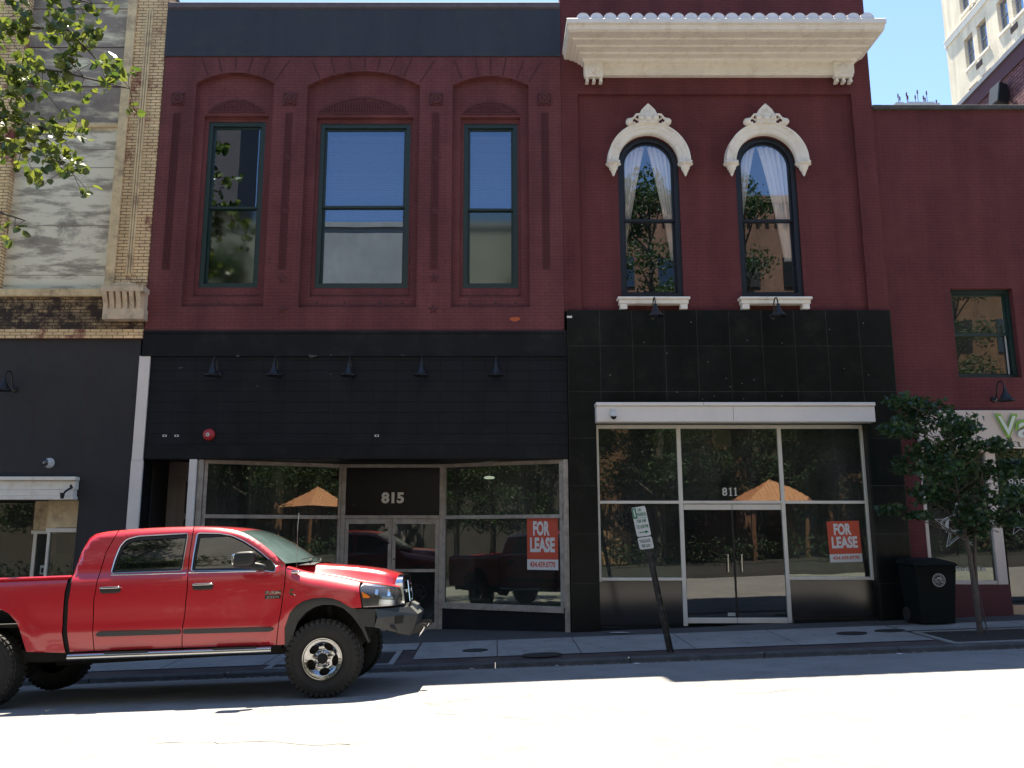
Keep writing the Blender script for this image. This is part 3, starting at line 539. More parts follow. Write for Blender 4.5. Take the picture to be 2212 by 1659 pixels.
# cornice with mitred returns
CP = [(0, 11.12), (-.1, 11.12), (-.1, 11.15), (-.125, 11.16), (-.125, 11.36), (-.2, 11.37), (-.24, 11.41), (-.38, 11.43), (-.40, 11.46), (-.56, 11.475), (-.58, 11.5), (-.76, 11.505), (-.78, 11.53), (-.98, 11.53), (-1.03, 11.56), (-1.05, 11.63), (-1.1, 11.65), (-1.1, 11.74), (-1.08, 11.76), (0, 11.9)]
def xe(y, s):
    d = max(0, -y - .1); return 1.84 - .44 * d if s < 0 else 7.4 + .26 * d
g = MB(); rows = []
for y, z in CP: rows.append([(xe(y, -1), 0, z), (xe(y, -1), y, z), (xe(y, 1), y, z), (xe(y, 1), 0, z)])
g.grid(rows); cn = g.build('cornice', 'whitepaint', b, smooth=20)
for x in (1.83, 6.96):
    g = MB(); g.box(x, x + .38, -.2, -.1, 11.03, 11.36); g.box(x - .012, x + .392, -.215, -.1, 11.33, 11.365); g.prism([(x + .19 + .15 * math.cos(a * .2618), 11.2 + .13 * math.sin(a * .2618)) for a in range(24)], -.2, -.2 - .001) if False else None
    g.lathe([(0, -.03), (.09, -.03), (.1, -.015), (.12, -.015), (.125, 0)], (x + .19, -.2, 11.2), 'y', 24)
    for k in range(3): g.hexa([(x + .02 + .14 * k, -.19, 10.93), (x + .09 + .14 * k, -.19, 10.93), (x + .09 + .14 * k, -.06, 10.93), (x + .02 + .14 * k, -.06, 10.93), (x + .035 + .14 * k, -.17, 11.03), (x + .075 + .14 * k, -.17, 11.03), (x + .075 + .14 * k, -.06, 11.03), (x + .035 + .14 * k, -.06, 11.03)])
    g.build('bracket', 'whitepaint', cn)
g = MB(); n = 22
for k in range(n):
    xc = 1.6 + .125 + (7.45 - 1.6) * k / n; rr = .135
    g.grid([[(xc + rr * math.cos(math.pi * j / 10) * (1 if i < 3 else .95), y, z + rr * .95 * math.sin(math.pi * j / 10)) for j in range(11)] for i, (y, z) in enumerate([(-1.06, 11.77), (-.7, 11.88), (-.35, 12.0), (-.001, 12.12)])])
for k in range(n):
    xc = 1.6 + .125 + (7.45 - 1.6) * k / n; g.add([(xc, -1.055, 11.765)] + [(xc + .13 * math.cos(math.pi * j / 10), -1.055, 11.77 + .125 * math.sin(math.pi * j / 10)) for j in range(11)], [(0, j + 1, j + 2) for j in range(10)])
g.build('roof_tiles', 'tile', cn, smooth=60)
g = MB(); g.box(1.6, 7.3, -.12, -.001, 12.25, 12.36); g.build('flashing', 'fasciaplain', b)
g = MB(); g.box(1.3, 7.8, -.06, .4, 13.701, 13.8); g.build('coping', 'coping', b)
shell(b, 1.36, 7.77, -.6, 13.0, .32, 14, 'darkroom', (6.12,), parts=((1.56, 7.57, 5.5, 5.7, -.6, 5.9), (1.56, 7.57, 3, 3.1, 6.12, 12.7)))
# black tile front
g = MB(); g.prism([(1.405, -.2), (1.93, -.2), (1.93, 3.87), (7.08, 3.87), (7.08, -.1), (7.74, -.1), (7.74, 6.118), (1.405, 6.118)], -.07, .30); g.build('tile_front', 'granite', b)
g = MB(); g.box(1.40, 1.50, -.09, -.071, 5.96, 6.0); g.build('metal_clip', 'white', b)
g = MB()
for k in range(20):
    x = rnd.uniform(2.1, 7.4); z = rnd.uniform(4.35, 5.9); g.lathe([(0, -.003), (.007, -.002), (.008, 0)], (x, -.0705, z), 'y', 6)
g.build('anchor_holes', 'numdark', b)
g = MB(); g.box(1.91, 7.17, -.32, -.071, 3.88, 4.18); g.box(1.9, 7.18, -.35, -.071, 4.183, 4.25); cp = g.build('canopy', 'white', b, bev=.008)
g = MB(); g.box(4.49, 4.495, -.323, -.32, 3.9, 4.17); g.box(3.93, 3.935, -.353, -.35, 4.19, 4.24); g.build('canopy_joint', 'black', cp)
y = .06
def bars(lst, nm, mt, par, y0=y, y1=y + .09, bev=.004):
    g = MB()
    for x0, x1, z0, z1 in lst: g.box(x0, x1, y0, y1, z0, z1)
    return g.build(nm, mt, par, bev=bev)
F = bars([(1.935, 1.985, .92, 3.868), (3.49, 3.565, .08, 3.868), (5.43, 5.5, .18, 3.868), (7.03, 7.078, .95, 3.868), (1.985, 3.49, 3.80, 3.868), (3.565, 5.43, 3.80, 3.868), (5.5, 7.03, 3.80, 3.868),
          (1.985, 3.49, 2.365, 2.42), (3.565, 5.43, 2.365, 2.42), (5.5, 7.03, 2.365, 2.42), (1.985, 3.49, .94, .995), (5.5, 7.03, .955, 1.01)], 'shopfront_frame', 'alum', b)
for x0, x1, z0, z1 in [(1.985, 3.49, 2.42, 3.8), (3.565, 5.43, 2.42, 3.8), (5.5, 7.03, 2.42, 3.8), (1.985, 3.49, .995, 2.365), (5.5, 7.03, 1.01, 2.365)]:
    g = MB(); g.box(x0, x1, y + .04, y + .046, z0, z1); g.build('pane', 'glassshop', F)
g = MB(); text(g, '8', 4.325, 4.42, 2.515, 2.67, y + .036, bold=.015)
for x in (4.485, 4.58): g.prism([(x - .032, 2.515), (x + .032, 2.515), (x + .032, 2.526), (x + .012, 2.53), (x + .012, 2.67), (x - .004, 2.67), (x - .034, 2.645), (x - .034, 2.637), (x - .012, 2.645), (x - .012, 2.53), (x - .032, 2.526)], y + .034, y + .037)
g.build('street_number', 'num', F)
g = MB(); g.box(1.935, 3.49, .1, .3, -.1, .935); g.build('bulkhead', 'granite2', b); g = MB(); g.box(5.5, 7.078, .1, .3, .0, .95); g.build('bulkhead', 'granite2', b)
g = MB(); g.box(1.93, 3.49, -.01, .1, -.05, .13); g.box(5.5, 7.08, -.01, .1, .05, .26); g.box(3.49, 5.5, .0, .3, .0, .13); g.build('plinth', 'granite2', b)
for x0, x1, hx in ((3.572, 4.488, 4.36), (4.5, 5.424, 4.62)):
    g = MB(); g.box(x0, x1, y + .02, y + .07, 2.25, 2.355); g.box(x0, x1, y + .02, y + .07, .17, .27); d = g.build('door', 'alum', b, bev=.004)
    g = MB(); g.box(x0 + .005, x1 - .005, y + .035, y + .047, .27, 2.25); g.build('pane', 'glassdoor', d)
    g = MB(); g.tube([(hx, y + .03, 1.1), (hx, y - .03, 1.1), (hx, y - .03, 1.42), (hx, y + .03, 1.42)], .013, 8); g.build('handle', 'chrome', d)
g = MB(); g.box(4.475, 4.51, y + .025, y + .05, .27, 2.25); g.build('meeting_edge', 'black', b)
g = MB(); g.box(4.32, 4.46, y + .03, y + .034, .3, .36); g.build('door_sticker', 'decal', b)
# ------------------------------------------------------------ BUILDING 809 (right)
b = thing('commercial_building', 'lower plain dark red building at the right edge with pale signboard over its shopfront', 'building', (10, 0, 0))
SF = (8.1, 13.5)
g = MB(); g.prism([(7.775, -.1), (8.11, -.1), (8.11, 4.14), (13.4, 4.14), (13.4, 0), (14.5, 0), (14.5, 10.42), (7.775, 10.42)], .05, .35, [rect(9.03, 10.26, 4.8, 6.6)]); g.build('wall', 'redbrick2', b)
g = MB(); g.box(7.775, 14.5, -.02, .45, 10.421, 10.51); g.build('coping', 'kerb', b, bev=.01)
sash_window(b, 9.03, 10.26, 4.8, 6.6, 5.68, .17, 'green', 'glassshop', 'glassshop', .07)
g = MB(); g.box(10.13, 10.16, .25, .26, 4.9, 6.5); g.build('inner_jamb', 'blind', b)
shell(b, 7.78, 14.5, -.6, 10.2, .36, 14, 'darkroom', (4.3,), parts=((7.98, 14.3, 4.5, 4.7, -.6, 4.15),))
g = MB(); g.box(8.11, 13.4, -.06, .3, 3.42, 4.138); g.box(8.1, 13.41, -.08, -.061, 3.40, 3.44); sb = g.build('signboard', 'signboard', b, bev=.006)
g = MB(); g.box(8.115, 8.18, .05, .15, .85, 3.415); g.box(9.37, 9.56, .03, .18, .87, 3.415); g.box(8.18, 9.37, .05, .15, .87, .94); g.box(8.18, 9.37, .05, .15, 3.34, 3.4); g.box(9.56, 10.6, .05, .12, 2.5, 2.58); g.box(10.6, 10.7, .03, .18, .3, 3.41)
F = g.build('shopfront_frame', 'signboard', b, bev=.006)
g = MB(); g.box(8.18, 9.37, .1, .106, .94, 3.34); g.box(9.56, 10.6, .1, .106, 2.58, 3.41); g.build('pane', 'glassshop', F)
g = MB(); g.box(9.63, 10.6, .1, .106, .5, 2.4); g.build('pane', 'glassdoor', F)
g = MB(); g.box(9.62, 10.6, .07, .13, 2.4, 2.5); g.box(9.62, 10.6, .07, .13, .33, .5); g.build('door_rail', 'peach', F)
g = MB(); g.tube([(10.03, .1, 1.45), (10.03, .03, 1.45), (10.03, .03, 1.85), (10.03, .1, 1.85)], .012, 8); g.build('handle', 'chrome', F)
g = MB(); text(g, '809', 9.80, 10.13, 2.69, 2.84, .095, bold=.005); g.build('street_number', 'decal', F)
g = MB(); g.box(7.78, 9.57, .0, .3, -.1, .868); g.box(9.57, 10.7, .02, .4, -.1, .31); g.build('bulkhead', 'darkred', b)
# sign letters : V a p with green outline
g = MB(); g.cur = 0
text(g, 'V', 9.55, 10.0, 3.60, 4.06, -.10, bold=.05); text(g, 'a', 9.90, 10.3, 3.55, 3.95, -.102, bold=.06, shear=.15); text(g, 'p', 10.27, 10.7, 3.44, 3.93, -.104, bold=.06, shear=.15); g.cur = 1
text(g, 'V', 9.60, 9.95, 3.65, 4.02, -.115, bold=.01); text(g, 'a', 9.95, 10.24, 3.6, 3.9, -.116, bold=.015, shear=.15); text(g, 'p', 10.32, 10.64, 3.5, 3.88, -.117, bold=.015, shear=.15)
g.build('sign_lettering', ['vapegreen', 'vapewhite'], sb)
# window decals
g = MB(); cx, cz, yy = 8.77, 1.98, .094
def ring(rx, rz_, t, n=36, a0=0, a1=6.2832):
    return [[(cx + (rx - q) * math.cos(a0 + (a1 - a0) * k / n), yy, cz + (rz_ - q) * math.sin(a0 + (a1 - a0) * k / n)) for q in (0, t)] for k in range(n + 1)]
g.grid(ring(.34, .17, .018)); g.grid(ring(.30, .14, .006))
so_ = star(cx, cz - .05, .46, 5, .40)
for i in range(10):
    (x0, z0), (x1, z1) = so_[i], so_[(i + 1) % 10]; g.tube([(x0, yy, z0), (x1, yy, z1)], .007, 4); g.tube([(cx + (x0 - cx) * .8, yy, cz - .05 + (z0 - cz + .05) * .8), (cx + (x1 - cx) * .8, yy, cz - .05 + (z1 - cz + .05) * .8)], .004, 4)
for a in (45, 135, 225, 315): g.tube([(cx + .03 * math.cos(R(a)), yy, cz + .03 * math.sin(R(a))), (cx + .09 * math.cos(R(a)), yy, cz + .08 * math.sin(R(a)))], .018, 6)
for sx in (-1, 1): g.prism([(cx + sx * .2, cz - .1), (cx + sx * .26, cz - .02), (cx + sx * .24, cz + .05), (cx + sx * .17, cz + .1), (cx + sx * .19, cz)], yy - .001, yy)
g.prism([(cx - .02, cz + .02), (cx + .04, cz + .08), (cx, cz + .15), (cx - .06, cz + .13)], yy - .001, yy)
text(g, 'Vapor Time', cx - .27, cx + .27, 1.80, 1.9, yy - .002, bold=.02, shear=.2)
g.build('window_decal', 'decal', F)
g = MB(); text(g, 'e-Juice  Starter Kits', 8.24, 9.2, 1.09, 1.21, yy, bold=.012); g.build('window_lettering', 'decal', F)
g = MB(); cx, cz = 9.93, 2.0; 
for i in range(10):
    p_ = star(cx, cz, .26, 5, .4); (x0, z0), (x1, z1) = p_[i], p_[(i + 1) % 10]; g.tube([(x0, yy, z0), (x1, yy, z1)], .005, 4)
g.grid(ring(.18, .09, .012)); g.build('door_decal', 'decal', F)
# things seen inside that shop
g = MB(); g.box(8.95, 9.0, .5, .55, .9, 3.2); g.box(9.05, 9.25, .6, .62, .9, 3.2); g.build('inner_partition', 'blind', b)
g = MB(); g.box(8.5, 9.4, .35, 1.0, .78, .86); g.build('display_shelf', 'peach', b)
g = MB(); g.box(8.1, 10.9, 3.2, 3.3, .3, 3.9); g.build('back_partition', 'wood', b)
# ------------------------------------------------------------ LEFT BUILDING
b = thing('commercial_building', 'peeling cream brick building with boarded bays above a charcoal stucco shopfront', 'building', (-11, 0, 0))
g = MB(); g.prism(rect(-7.73, -6.9, 6.0, 13.6), 0, .35); g.prism(rect(-11.2, -9.85, 6.6, 13.6), 0, .35)
g.build('pilaster_wall', 'cream', b)
g = MB(); g.prism(rect(-9.849, -7.731, 6.0, 6.41), .02, .35); g.box(-18, -11.201, .05, .35, 5.6, 13.6); g.prism(rect(-11.2, -6.9, 5.75, 5.999), 0, .35); g.build('weathered_brickwork', 'creamdirty', b)
g = MB()
for k in range(3): g.box(-11.2, -6.89, -.02 - .025 * k, .2, 5.755 - .068 * (k + 1) + .004, 5.749 - .068 * k)
g.build('corbel_courses', 'cream', b)
g = MB(); g.box(-7.335, -7.30, -.03, -.001, 6.88, 12.65); g.box(-7.285, -7.25, -.03, -.001, 6.88, 12.65); g.box(-7.235, -7.2, -.03, -.001, 6.88, 12.65); g.box(-7.73, -7.55, -.05, -.001, 6.61, 13.6); g.build('pilaster_strips', 'creampaint', b, bev=.005)
g = MB(); g.box(-9.85, -7.73, .16, .35, 6.57, 10.08); g.build('boarded_panel', 'board', b)
g = MB(); g.box(-9.85, -7.73, .16, .35, 10.17, 13.6); g.build('boarded_panel', 'board2', b)
g = MB(); g.box(-9.86, -7.72, .1, .159, 10.08, 10.17); g.build('lintel', 'creampaint', b)
for z in (6.9, 7.95, 9.2, 9.6): 
    g = MB(); g.box(-9.85, -7.73, .155, .16, z, z + .012); g.build('board_joint', 'board2', b)
for z in (11.0, 11.9, 12.8):
    g = MB(); g.box(-9.85, -7.73, .152, .16, z, z + .015); g.build('board_joint', 'groove', b)
g = MB(); g.box(-9.9, -7.731, -.06, .16, 6.415, 6.565); g.build('stone_sill', 'creampaint', b, bev=.01)
# corbel stone with fluted scroll front
g = MB(); x0, x1 = -7.64, -6.86
g.box(x0, x1 + .02, -.2, 0, 5.91, 6.12); g.box(x0 + .01, x1 - .0, -.16, 0, 6.12, 6.44); g.box(x0 - .02, x1 + .02, -.3, 0, 6.44, 6.55)
g.prism([(x0 + .12, 6.55), (x1 - .12, 6.55)] + [((x0 + x1) / 2 + (.27) * math.cos(math.pi * k / 8), 6.55 + .09 * math.sin(math.pi * k / 8)) for k in range(9)], -.26, 0)
nf = 6
for k in range(nf):
    a = x0 + .0 + (x1 - x0) * k / nf; bb = a + (x1 - x0) / nf * .66
    g.grid([[(a, -.16, z), (a, y_, z), (bb, y_, z), (bb, -.16, z)] for y_, z in [(-.29, 6.44), (-.27, 6.36), (-.22, 6.26), (-.2, 6.18), (-.2, 6.12)]])
g.build('carved_corbel', 'stonecream', b)
# stucco lower storey
g = MB(); g.prism([(-18, 2.87), (-7.875, 2.87), (-7.875, -.5), (-6.93, -.5), (-6.93, 5.55), (-18, 5.55)], .0, .35); g.build('stucco_front', 'grey', b)
g = MB()
for x in (-7.9, -8.9): g.box(x, x + .006, -.002, .0, 2.9, 5.5)
g.box(-12, -6.94, -.002, 0, 4.1, 4.105); g.build('stucco_joints', 'groove', b)
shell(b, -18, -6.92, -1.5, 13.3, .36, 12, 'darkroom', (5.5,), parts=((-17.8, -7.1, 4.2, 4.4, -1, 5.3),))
g = MB(); g.box(-13, -7.88, -.2, -.02, 2.79, 2.86); g.box(-13, -7.9, -.14, -.001, 2.62, 2.785); g.box(-13, -7.92, -.17, -.001, 2.50, 2.617); g.box(-13, -7.9, -.2, -.001, 2.43, 2.497); g.build('shop_header', 'whitepaint', b, bev=.008)
g = MB(); g.box(-13, -7.88, .0, .35, 2.44, 2.865); g.build('header_back', 'grey', b)
g = MB(); g.box(-8.55, -7.93, .2, .25, 1.92, 2.43); g.build('boarded_transom', 'creampaint', b); g = MB(); g.box(-9.02, -8.56, .6, .65, 1.88, 2.43); g.build('boarded_transom', 'creampaint', b)
F = bars([(-7.96, -7.88, -.5, 1.95), (-8.55, -7.96, 1.83, 1.91), (-8.51, -8.46, -.5, 1.83)], 'shopfront_frame', 'alum', b, .18, .26)
g = MB(); g.box(-8.46, -7.96, .22, .226, -.2, 1.83); g.build('pane', 'glassshop', F)
F2 = bars([(-9.0, -8.93, -.5, 1.8), (-9.05, -8.56, 1.8, 1.87), (-13, -12.95, -.5, 2.4)], 'shopfront_frame', 'alum', b, .6, .68)
g = MB(); g.box(-8.93, -8.55, .63, .636, -.2, 1.8); g.box(-12.95, -9.0, .63, .636, -.2, 2.4); g.build('pane', 'glassshop', F2)
g = MB(); g.box(-8.4, -8.1, .8, .85, -.3, 1.8); g.build('inner_door', 'wood', b)
g = MB(); g.prism(rect(-8.42, -8.08, 1.0, 1.42), .3, .31, [rect(-8.39, -8.11, 1.03, 1.39)]); g.box(-8.39, -8.11, .304, .306, 1.03, 1.39); g.build('framed_notice', 'numdark', b)
g = MB(); g.prism(rect(-8.82, -8.73, 1.03, 1.2), .62, .625, [rect(-8.8, -8.75, 1.06, 1.15)]); g.build('door_sticker', 'decal', b)
# ------------------------------------------------------------ WALL FIXTURES
def gooseneck(x, z, lab, y=0, tilt=0):
    b = thing('wall_lamp', lab, 'wall lamp', (x, y, z), 'black gooseneck barn lamps on the facades')
    g = MB(); g.lathe([(0, -.05), (.03, -.045), (.055, -.03), (.06, 0)], (x, y, z), 'y', 14)
    g.tube([(x, y - .03, z), (x, y - .08, z + .02), (x, y - .12, z + .12), (x, y - .15, z + .25), (x, y - .22, z + .32), (x, y - .30, z + .31), (x, y - .36, z + .24), (x, y - .38, z + .14)], .013, 7); g.build('arm', 'black', b, smooth=40)
    g = MB(); g.lathe([(0, .16), (.03, .16), (.035, .1), (.05, .07), (.075, .02), (.115, -.04), (.15, -.07), (.152, -.085), (.145, -.08), (.1, -.035), (.03, .03), (0, .04)], (x, y - .38, z), 'z', 20); g.build('shade', 'black', b, smooth=40)
    g = MB(); g.lathe([(0, .0), (.03, -.01), (.04, -.04), (.03, -.07), (0, -.08)], (x, y - .38, z), 'z', 10); g.build('bulb', 'trim', b, smooth=60)
    return b
for x, lab in [(-5.36, 'gooseneck lamp above the red alarm bell, first from the white strip'), (-4.2, 'second gooseneck lamp from the white strip on the black fascia'), (-2.78, 'middle one of the five gooseneck lamps on the black fascia of 815'),
               (-1.40, 'gooseneck lamp straight above the 815 doors, right of the middle one'), (.01, 'fifth gooseneck lamp, over the 815 window with the lease sign')]: gooseneck(x, 4.83, lab, -.02)
gooseneck(3.07, 5.98, 'black lamp under the left arched window, hiding part of its sill', -.07); gooseneck(5.42, 5.98, 'black lamp under the right arched window, hiding part of its sill', -.07)
gooseneck(-9.3, 4.55, 'gooseneck lamp on the charcoal stucco front, cut by the left photo edge')
gooseneck(9.66, 4.36, 'gooseneck lamp on the red wall above the pale signboard', .05)
b = thing('alarm_bell', 'round red fire alarm bell with a white centre on the black fascia', 'alarm bell', (-5.48, -.02, 3.67))
g = MB(); g.lathe([(0, -.085), (.04, -.083), (.08, -.07), (.105, -.045), (.115, -.02), (.115, 0)], (-5.48, -.02, 3.67), 'y', 28); g.build('gong', 'red', b, smooth=40)
g = MB(); g.lathe([(0, -.095), (.033, -.094), (.036, -.08)], (-5.48, -.02, 3.665), 'y', 16); c = g.build('centre_label', 'signwhite', b)
g = MB(); g.lathe([(0, -.098), (.012, -.097), (.013, -.09)], (-5.48, -.02, 3.665), 'y', 8); g.build('centre_mark', 'black', c)
for x, lab in [(-6.33, 'small white plate on the black fascia, leftmost of the pair near the bell'), (-6.1, 'small white plate on the black fascia, nearer to the red bell'), (-2.27, 'small white plate alone on the black fascia above the 815 doors')]:
    g = MB(); g.box(x - .04, x + .04, -.032, -.021, 3.63, 3.67); g.cur = 1; g.box(x - .018, x + .018, -.034, -.0322, 3.638, 3.662); g.build('wall_plate', ['signwhite', 'granite2'], label=lab, cat='plate', group='small plates on the fascia', loc=(x, -.03, 3.65))
b = thing('security_camera', 'round white security camera on the charcoal stucco wall', 'security camera', (-8.5, 0, 3.13))
g = MB(); g.lathe([(0, -.03), (.09, -.03), (.1, 0)], (-8.5, 0, 3.13), 'y', 20); g.lathe([(.0, -.12), (.05, -.11), (.085, -.06), (.09, -.03)], (-8.5, 0, 3.13), 'y', 20); g.build('housing', 'signwhite', b, smooth=40)
g = MB(); g.lathe([(0, -.145), (.03, -.14), (.06, -.115), (.066, -.09)], (-8.52, 0, 3.13), 'y', 18); g.build('lens', 'tglass', b, smooth=50)
b = thing('security_camera', 'white dome security camera mounted on the white canopy of 811', 'security camera', (2.22, -.32, 4.04))
g = MB(); g.box(2.17, 2.27, -.36, -.32, 4.03, 4.12); g.lathe([(0, .06), (.06, .06), (.07, .04), (.07, -.03)], (2.22, -.4, 4.0), 'z', 16); g.build('housing', 'signwhite', b, smooth=40)
g = MB(); g.lathe([(.062, -.02), (.05, -.06), (.025, -.082), (0, -.088)], (2.22, -.4, 4.0), 'z', 16); g.build('dome', 'tglass', b, smooth=60)
b = thing('cable_spike', 'small dark spotlight clamped on the end of the white shop header at the left', 'spotlight', (-7.97, -.2, 2.6))
g = MB(); g.tube([(-7.94, -.17, 2.66), (-7.98, -.27, 2.6), (-8.0, -.32, 2.56)], .02, 7); g.lathe([(0, -.06), (.03, -.05), (.045, .05), (0, .055)], (-8.03, -.33, 2.5), 'z', 10); g.lathe([(0, -.03), (.03, 0), (0, .04)], (-7.94, -.22, 2.68), 'z', 8); g.build('lamp_head', 'black', b)
b.name = 'spotlight'
# ------------------------------------------------------------ LEASE SIGNS
def lease(x0, x1, z0, z1, T_, y, lab, loc):
    g = MB(); k = z0 + (z1 - z0) * .2
    W_ = x1 - x0; k0 = len(g.v)
    g.cur = 0; g.box(x0, x1, y, y + .003, k, z1); g.cur = 1; g.box(x0, x1, y, y + .003, z0, k - .001); g.cur = 1
    text(g, 'FOR', x0 + W_ * .2, x1 - W_ * .26, k + (z1 - k) * .57, k + (z1 - k) * .93, y - .002, bold=.045); text(g, 'LEASE', x0 + W_ * .1, x1 - W_ * .1, k + (z1 - k) * .17, k + (z1 - k) * .53, y - .002, bold=.045)
    g.cur = 0; text(g, '434.439.0770', x0 + W_ * .09, x1 - W_ * .09, z0 + .045, k - .04, y - .002, bold=.03)
    if T_: xf(g, T_)
    return g.build('lease_sign', ['signorange', 'signwhite'], label=lab, cat='sign', group='orange for-lease signs', loc=loc, fix=False)
lease(1.81, 2.44, 1.13, 2.10, TR, .024, 'orange for-lease sign in the angled window of 815', (.88, .2, 1.13))
def tilt(x, y, z): a = R(1.5); X_, Z_ = x - 6.6, z - 1.65; return (6.6 + X_ * math.cos(a) - Z_ * math.sin(a), y, 1.65 + X_ * math.sin(a) + Z_ * math.cos(a))
lease(6.28, 6.89, 1.28, 2.04, tilt, .09, 'slightly tilted orange for-lease sign in the right window of 811', (6.6, .09, 1.28))
# ------------------------------------------------------------ LEANING STREET SIGN
base = Vector((2.66, -2.62, gz(2.66, -2.62))); top = Vector((2.25, -2.66, 2.22)); up = (top - base).normalized()
u = Vector((.6, -.8, 0)); u = (u - up * u.dot(up)).normalized(); nr = u.cross(up); 
if nr.y > 0: nr = -nr
T_ = lambda x, y, z: tuple(base + u * x + up * z - nr * y)
b = thing('street_sign', 'leaning post with chipped dark paint carrying two white parking plates in front of 811', 'street sign', tuple(base))
L_ = (top - base).length
g = MB(); g.prism([(x * 1., z) for x, z in [(-.045, -.05), (.045, -.05), (.035, L_ - .05), (-.035, L_ - .05)]], .0, .006); 
for s in (-1, 1): g.prism([(s * .03, -.05), (s * .036, -.05), (s * .03, L_ - .05), (s * .024, L_ - .05)], .006, .04); g.prism([(s * .03, -.05), (s * .06, -.05), (s * .05, L_ - .05), (s * .024, L_ - .05)], .034, .04)
xf(g, T_); g.build('post', mat('chipped_green_black_post', (.012, .014, .012), .6, n=.6, ns=7, col2=(.035, .022, .016), dirt=(.16, .14, .12), dirts=9), b)
def plate(b, x0, x1, z0, z1, rnd_=.03):
    g = MB(); P_ = []
    for cx, cz, a0 in [(x1 - rnd_, z0 + rnd_, -90), (x1 - rnd_, z1 - rnd_, 0), (x0 + rnd_, z1 - rnd_, 90), (x0 + rnd_, z0 + rnd_, 180)]:
        P_ += [(cx + rnd_ * math.cos(R(a0 + 30 * k)), cz + rnd_ * math.sin(R(a0 + 30 * k))) for k in range(4)]
    g.prism(P_, -.012, -.008); xf(g, T_); return g.build('sign_plate', 'signwhite', b)
zt = L_ + .0
p = plate(b, -.15, .15, zt - .46, zt)
g = MB(); y = -.0135; g.cur = 0
g.prism(rect(-.145, -.055, zt - .17, zt - .01), y, y + .001); g.box(-.14, .14, y, y + .001, zt - .178, zt - .172)
text(g, 'HR', -.02, .06, zt - .075, zt - .025, y, bold=.03); text(g, 'PARKING', -.045, .14, zt - .15, zt - .09, y, bold=.03)
text(g, '7:00 AM', -.09, .11, zt - .25, zt - .195, y, bold=.03); text(g, 'TO 6:00 PM', -.12, .13, zt - .34, zt - .28, y, bold=.03)
g.box(-.09, .07, y, y + .001, zt - .405, zt - .39); g.prism([(.05, zt - .425), (.12, zt - .397), (.05, zt - .37)], y, y + .001)
g.cur = 1; text(g, '1', -.115, -.085, zt - .15, zt - .03, y - .001, bold=.04); xf(g, T_); g.build('lettering', [mat('sign_green_ink', (.01, .16, .07), .5), 'signwhite'], p)
p = plate(b, -.15, .15, zt - .66, zt - .475)
g = MB(); text(g, 'THIS BLOCK', -.12, .12, zt - .56, zt - .51, y, bold=.03); text(g, 'PER DAY', -.09, .1, zt - .635, zt - .585, y, bold=.03); xf(g, T_); g.build('lettering', mat('sign_grey_ink', (.05, .09, .07), .6), p)
# ------------------------------------------------------------ BIN
bx, by, bz = 7.72, -.62, gz(7.72, -.62)
b = thing('litter_bin', 'dark wheeled litter bin with round pale city seal beside the young tree', 'litter bin', (bx, by, bz))
g = MB(); g.hexa([(bx - .29, by - .27, bz + .02), (bx + .29, by - .27, bz + .02), (bx + .29, by + .27, bz + .02), (bx - .29, by + .27, bz + .02), (bx - .36, by - .33, bz + 1.0), (bx + .36, by - .33, bz + 1.0), (bx + .36, by + .33, bz + 1.0), (bx - .36, by + .33, bz + 1.0)])
for k in range(3): g.box(bx - .33 + .0, bx + .33, by - .335 + .0, by - .30, bz + .86 + k * .045, bz + .875 + k * .045)
g.build('body', 'bin', b, bev=.03)
g = MB(); g.hexa([(bx - .40, by - .37, bz + 1.0), (bx + .40, by - .37, bz + 1.0), (bx + .40, by + .36, bz + 1.02), (bx - .40, by + .36, bz + 1.02), (bx - .37, by - .33, bz + 1.06), (bx + .37, by - .33, bz + 1.06), (bx + .34, by + .34, bz + 1.13), (bx - .34, by + .34, bz + 1.13)]); g.build('lid', 'bin', b, bev=.02)
for s in (-1, 1):
    g = MB(); g.lathe([(0, -.03), (.11, -.03), (.13, -.02), (.13, .02), (.11, .03), (0, .03)], (bx + s * .31, by + .2, bz + .13), 'x', 18); g.build('wheel', 'rubber', b)
g = MB(); cx, cz, yy = bx + .03, bz + .76, by - .345
for r_, t_ in ((.115, .012), (.085, .006)): g.grid([[(cx + (r_ - q) * math.cos(k * .2244), yy, cz + (r_ - q) * math.sin(k * .2244)) for q in (0, t_)] for k in range(29)])
for k in range(4): g.tube([(cx - .07 + .02 * j, yy, cz - .045 + .022 * k + .012 * math.sin(j * 1.4 + k)) for j in range(8)], .005, 4)
g.prism([(cx - .05, cz + .02), (cx - .01, cz + .06), (cx + .01, cz + .04), (cx + .03, cz + .065), (cx + .06, cz + .02)], yy - .001, yy)
for k in range(22):
    a = k * .2856; g.tube([(cx + .09 * math.cos(a), yy, cz + .09 * math.sin(a)), (cx + .102 * math.cos(a), yy, cz + .102 * math.sin(a))], .004, 4)
g.build('seal', 'decal', b)
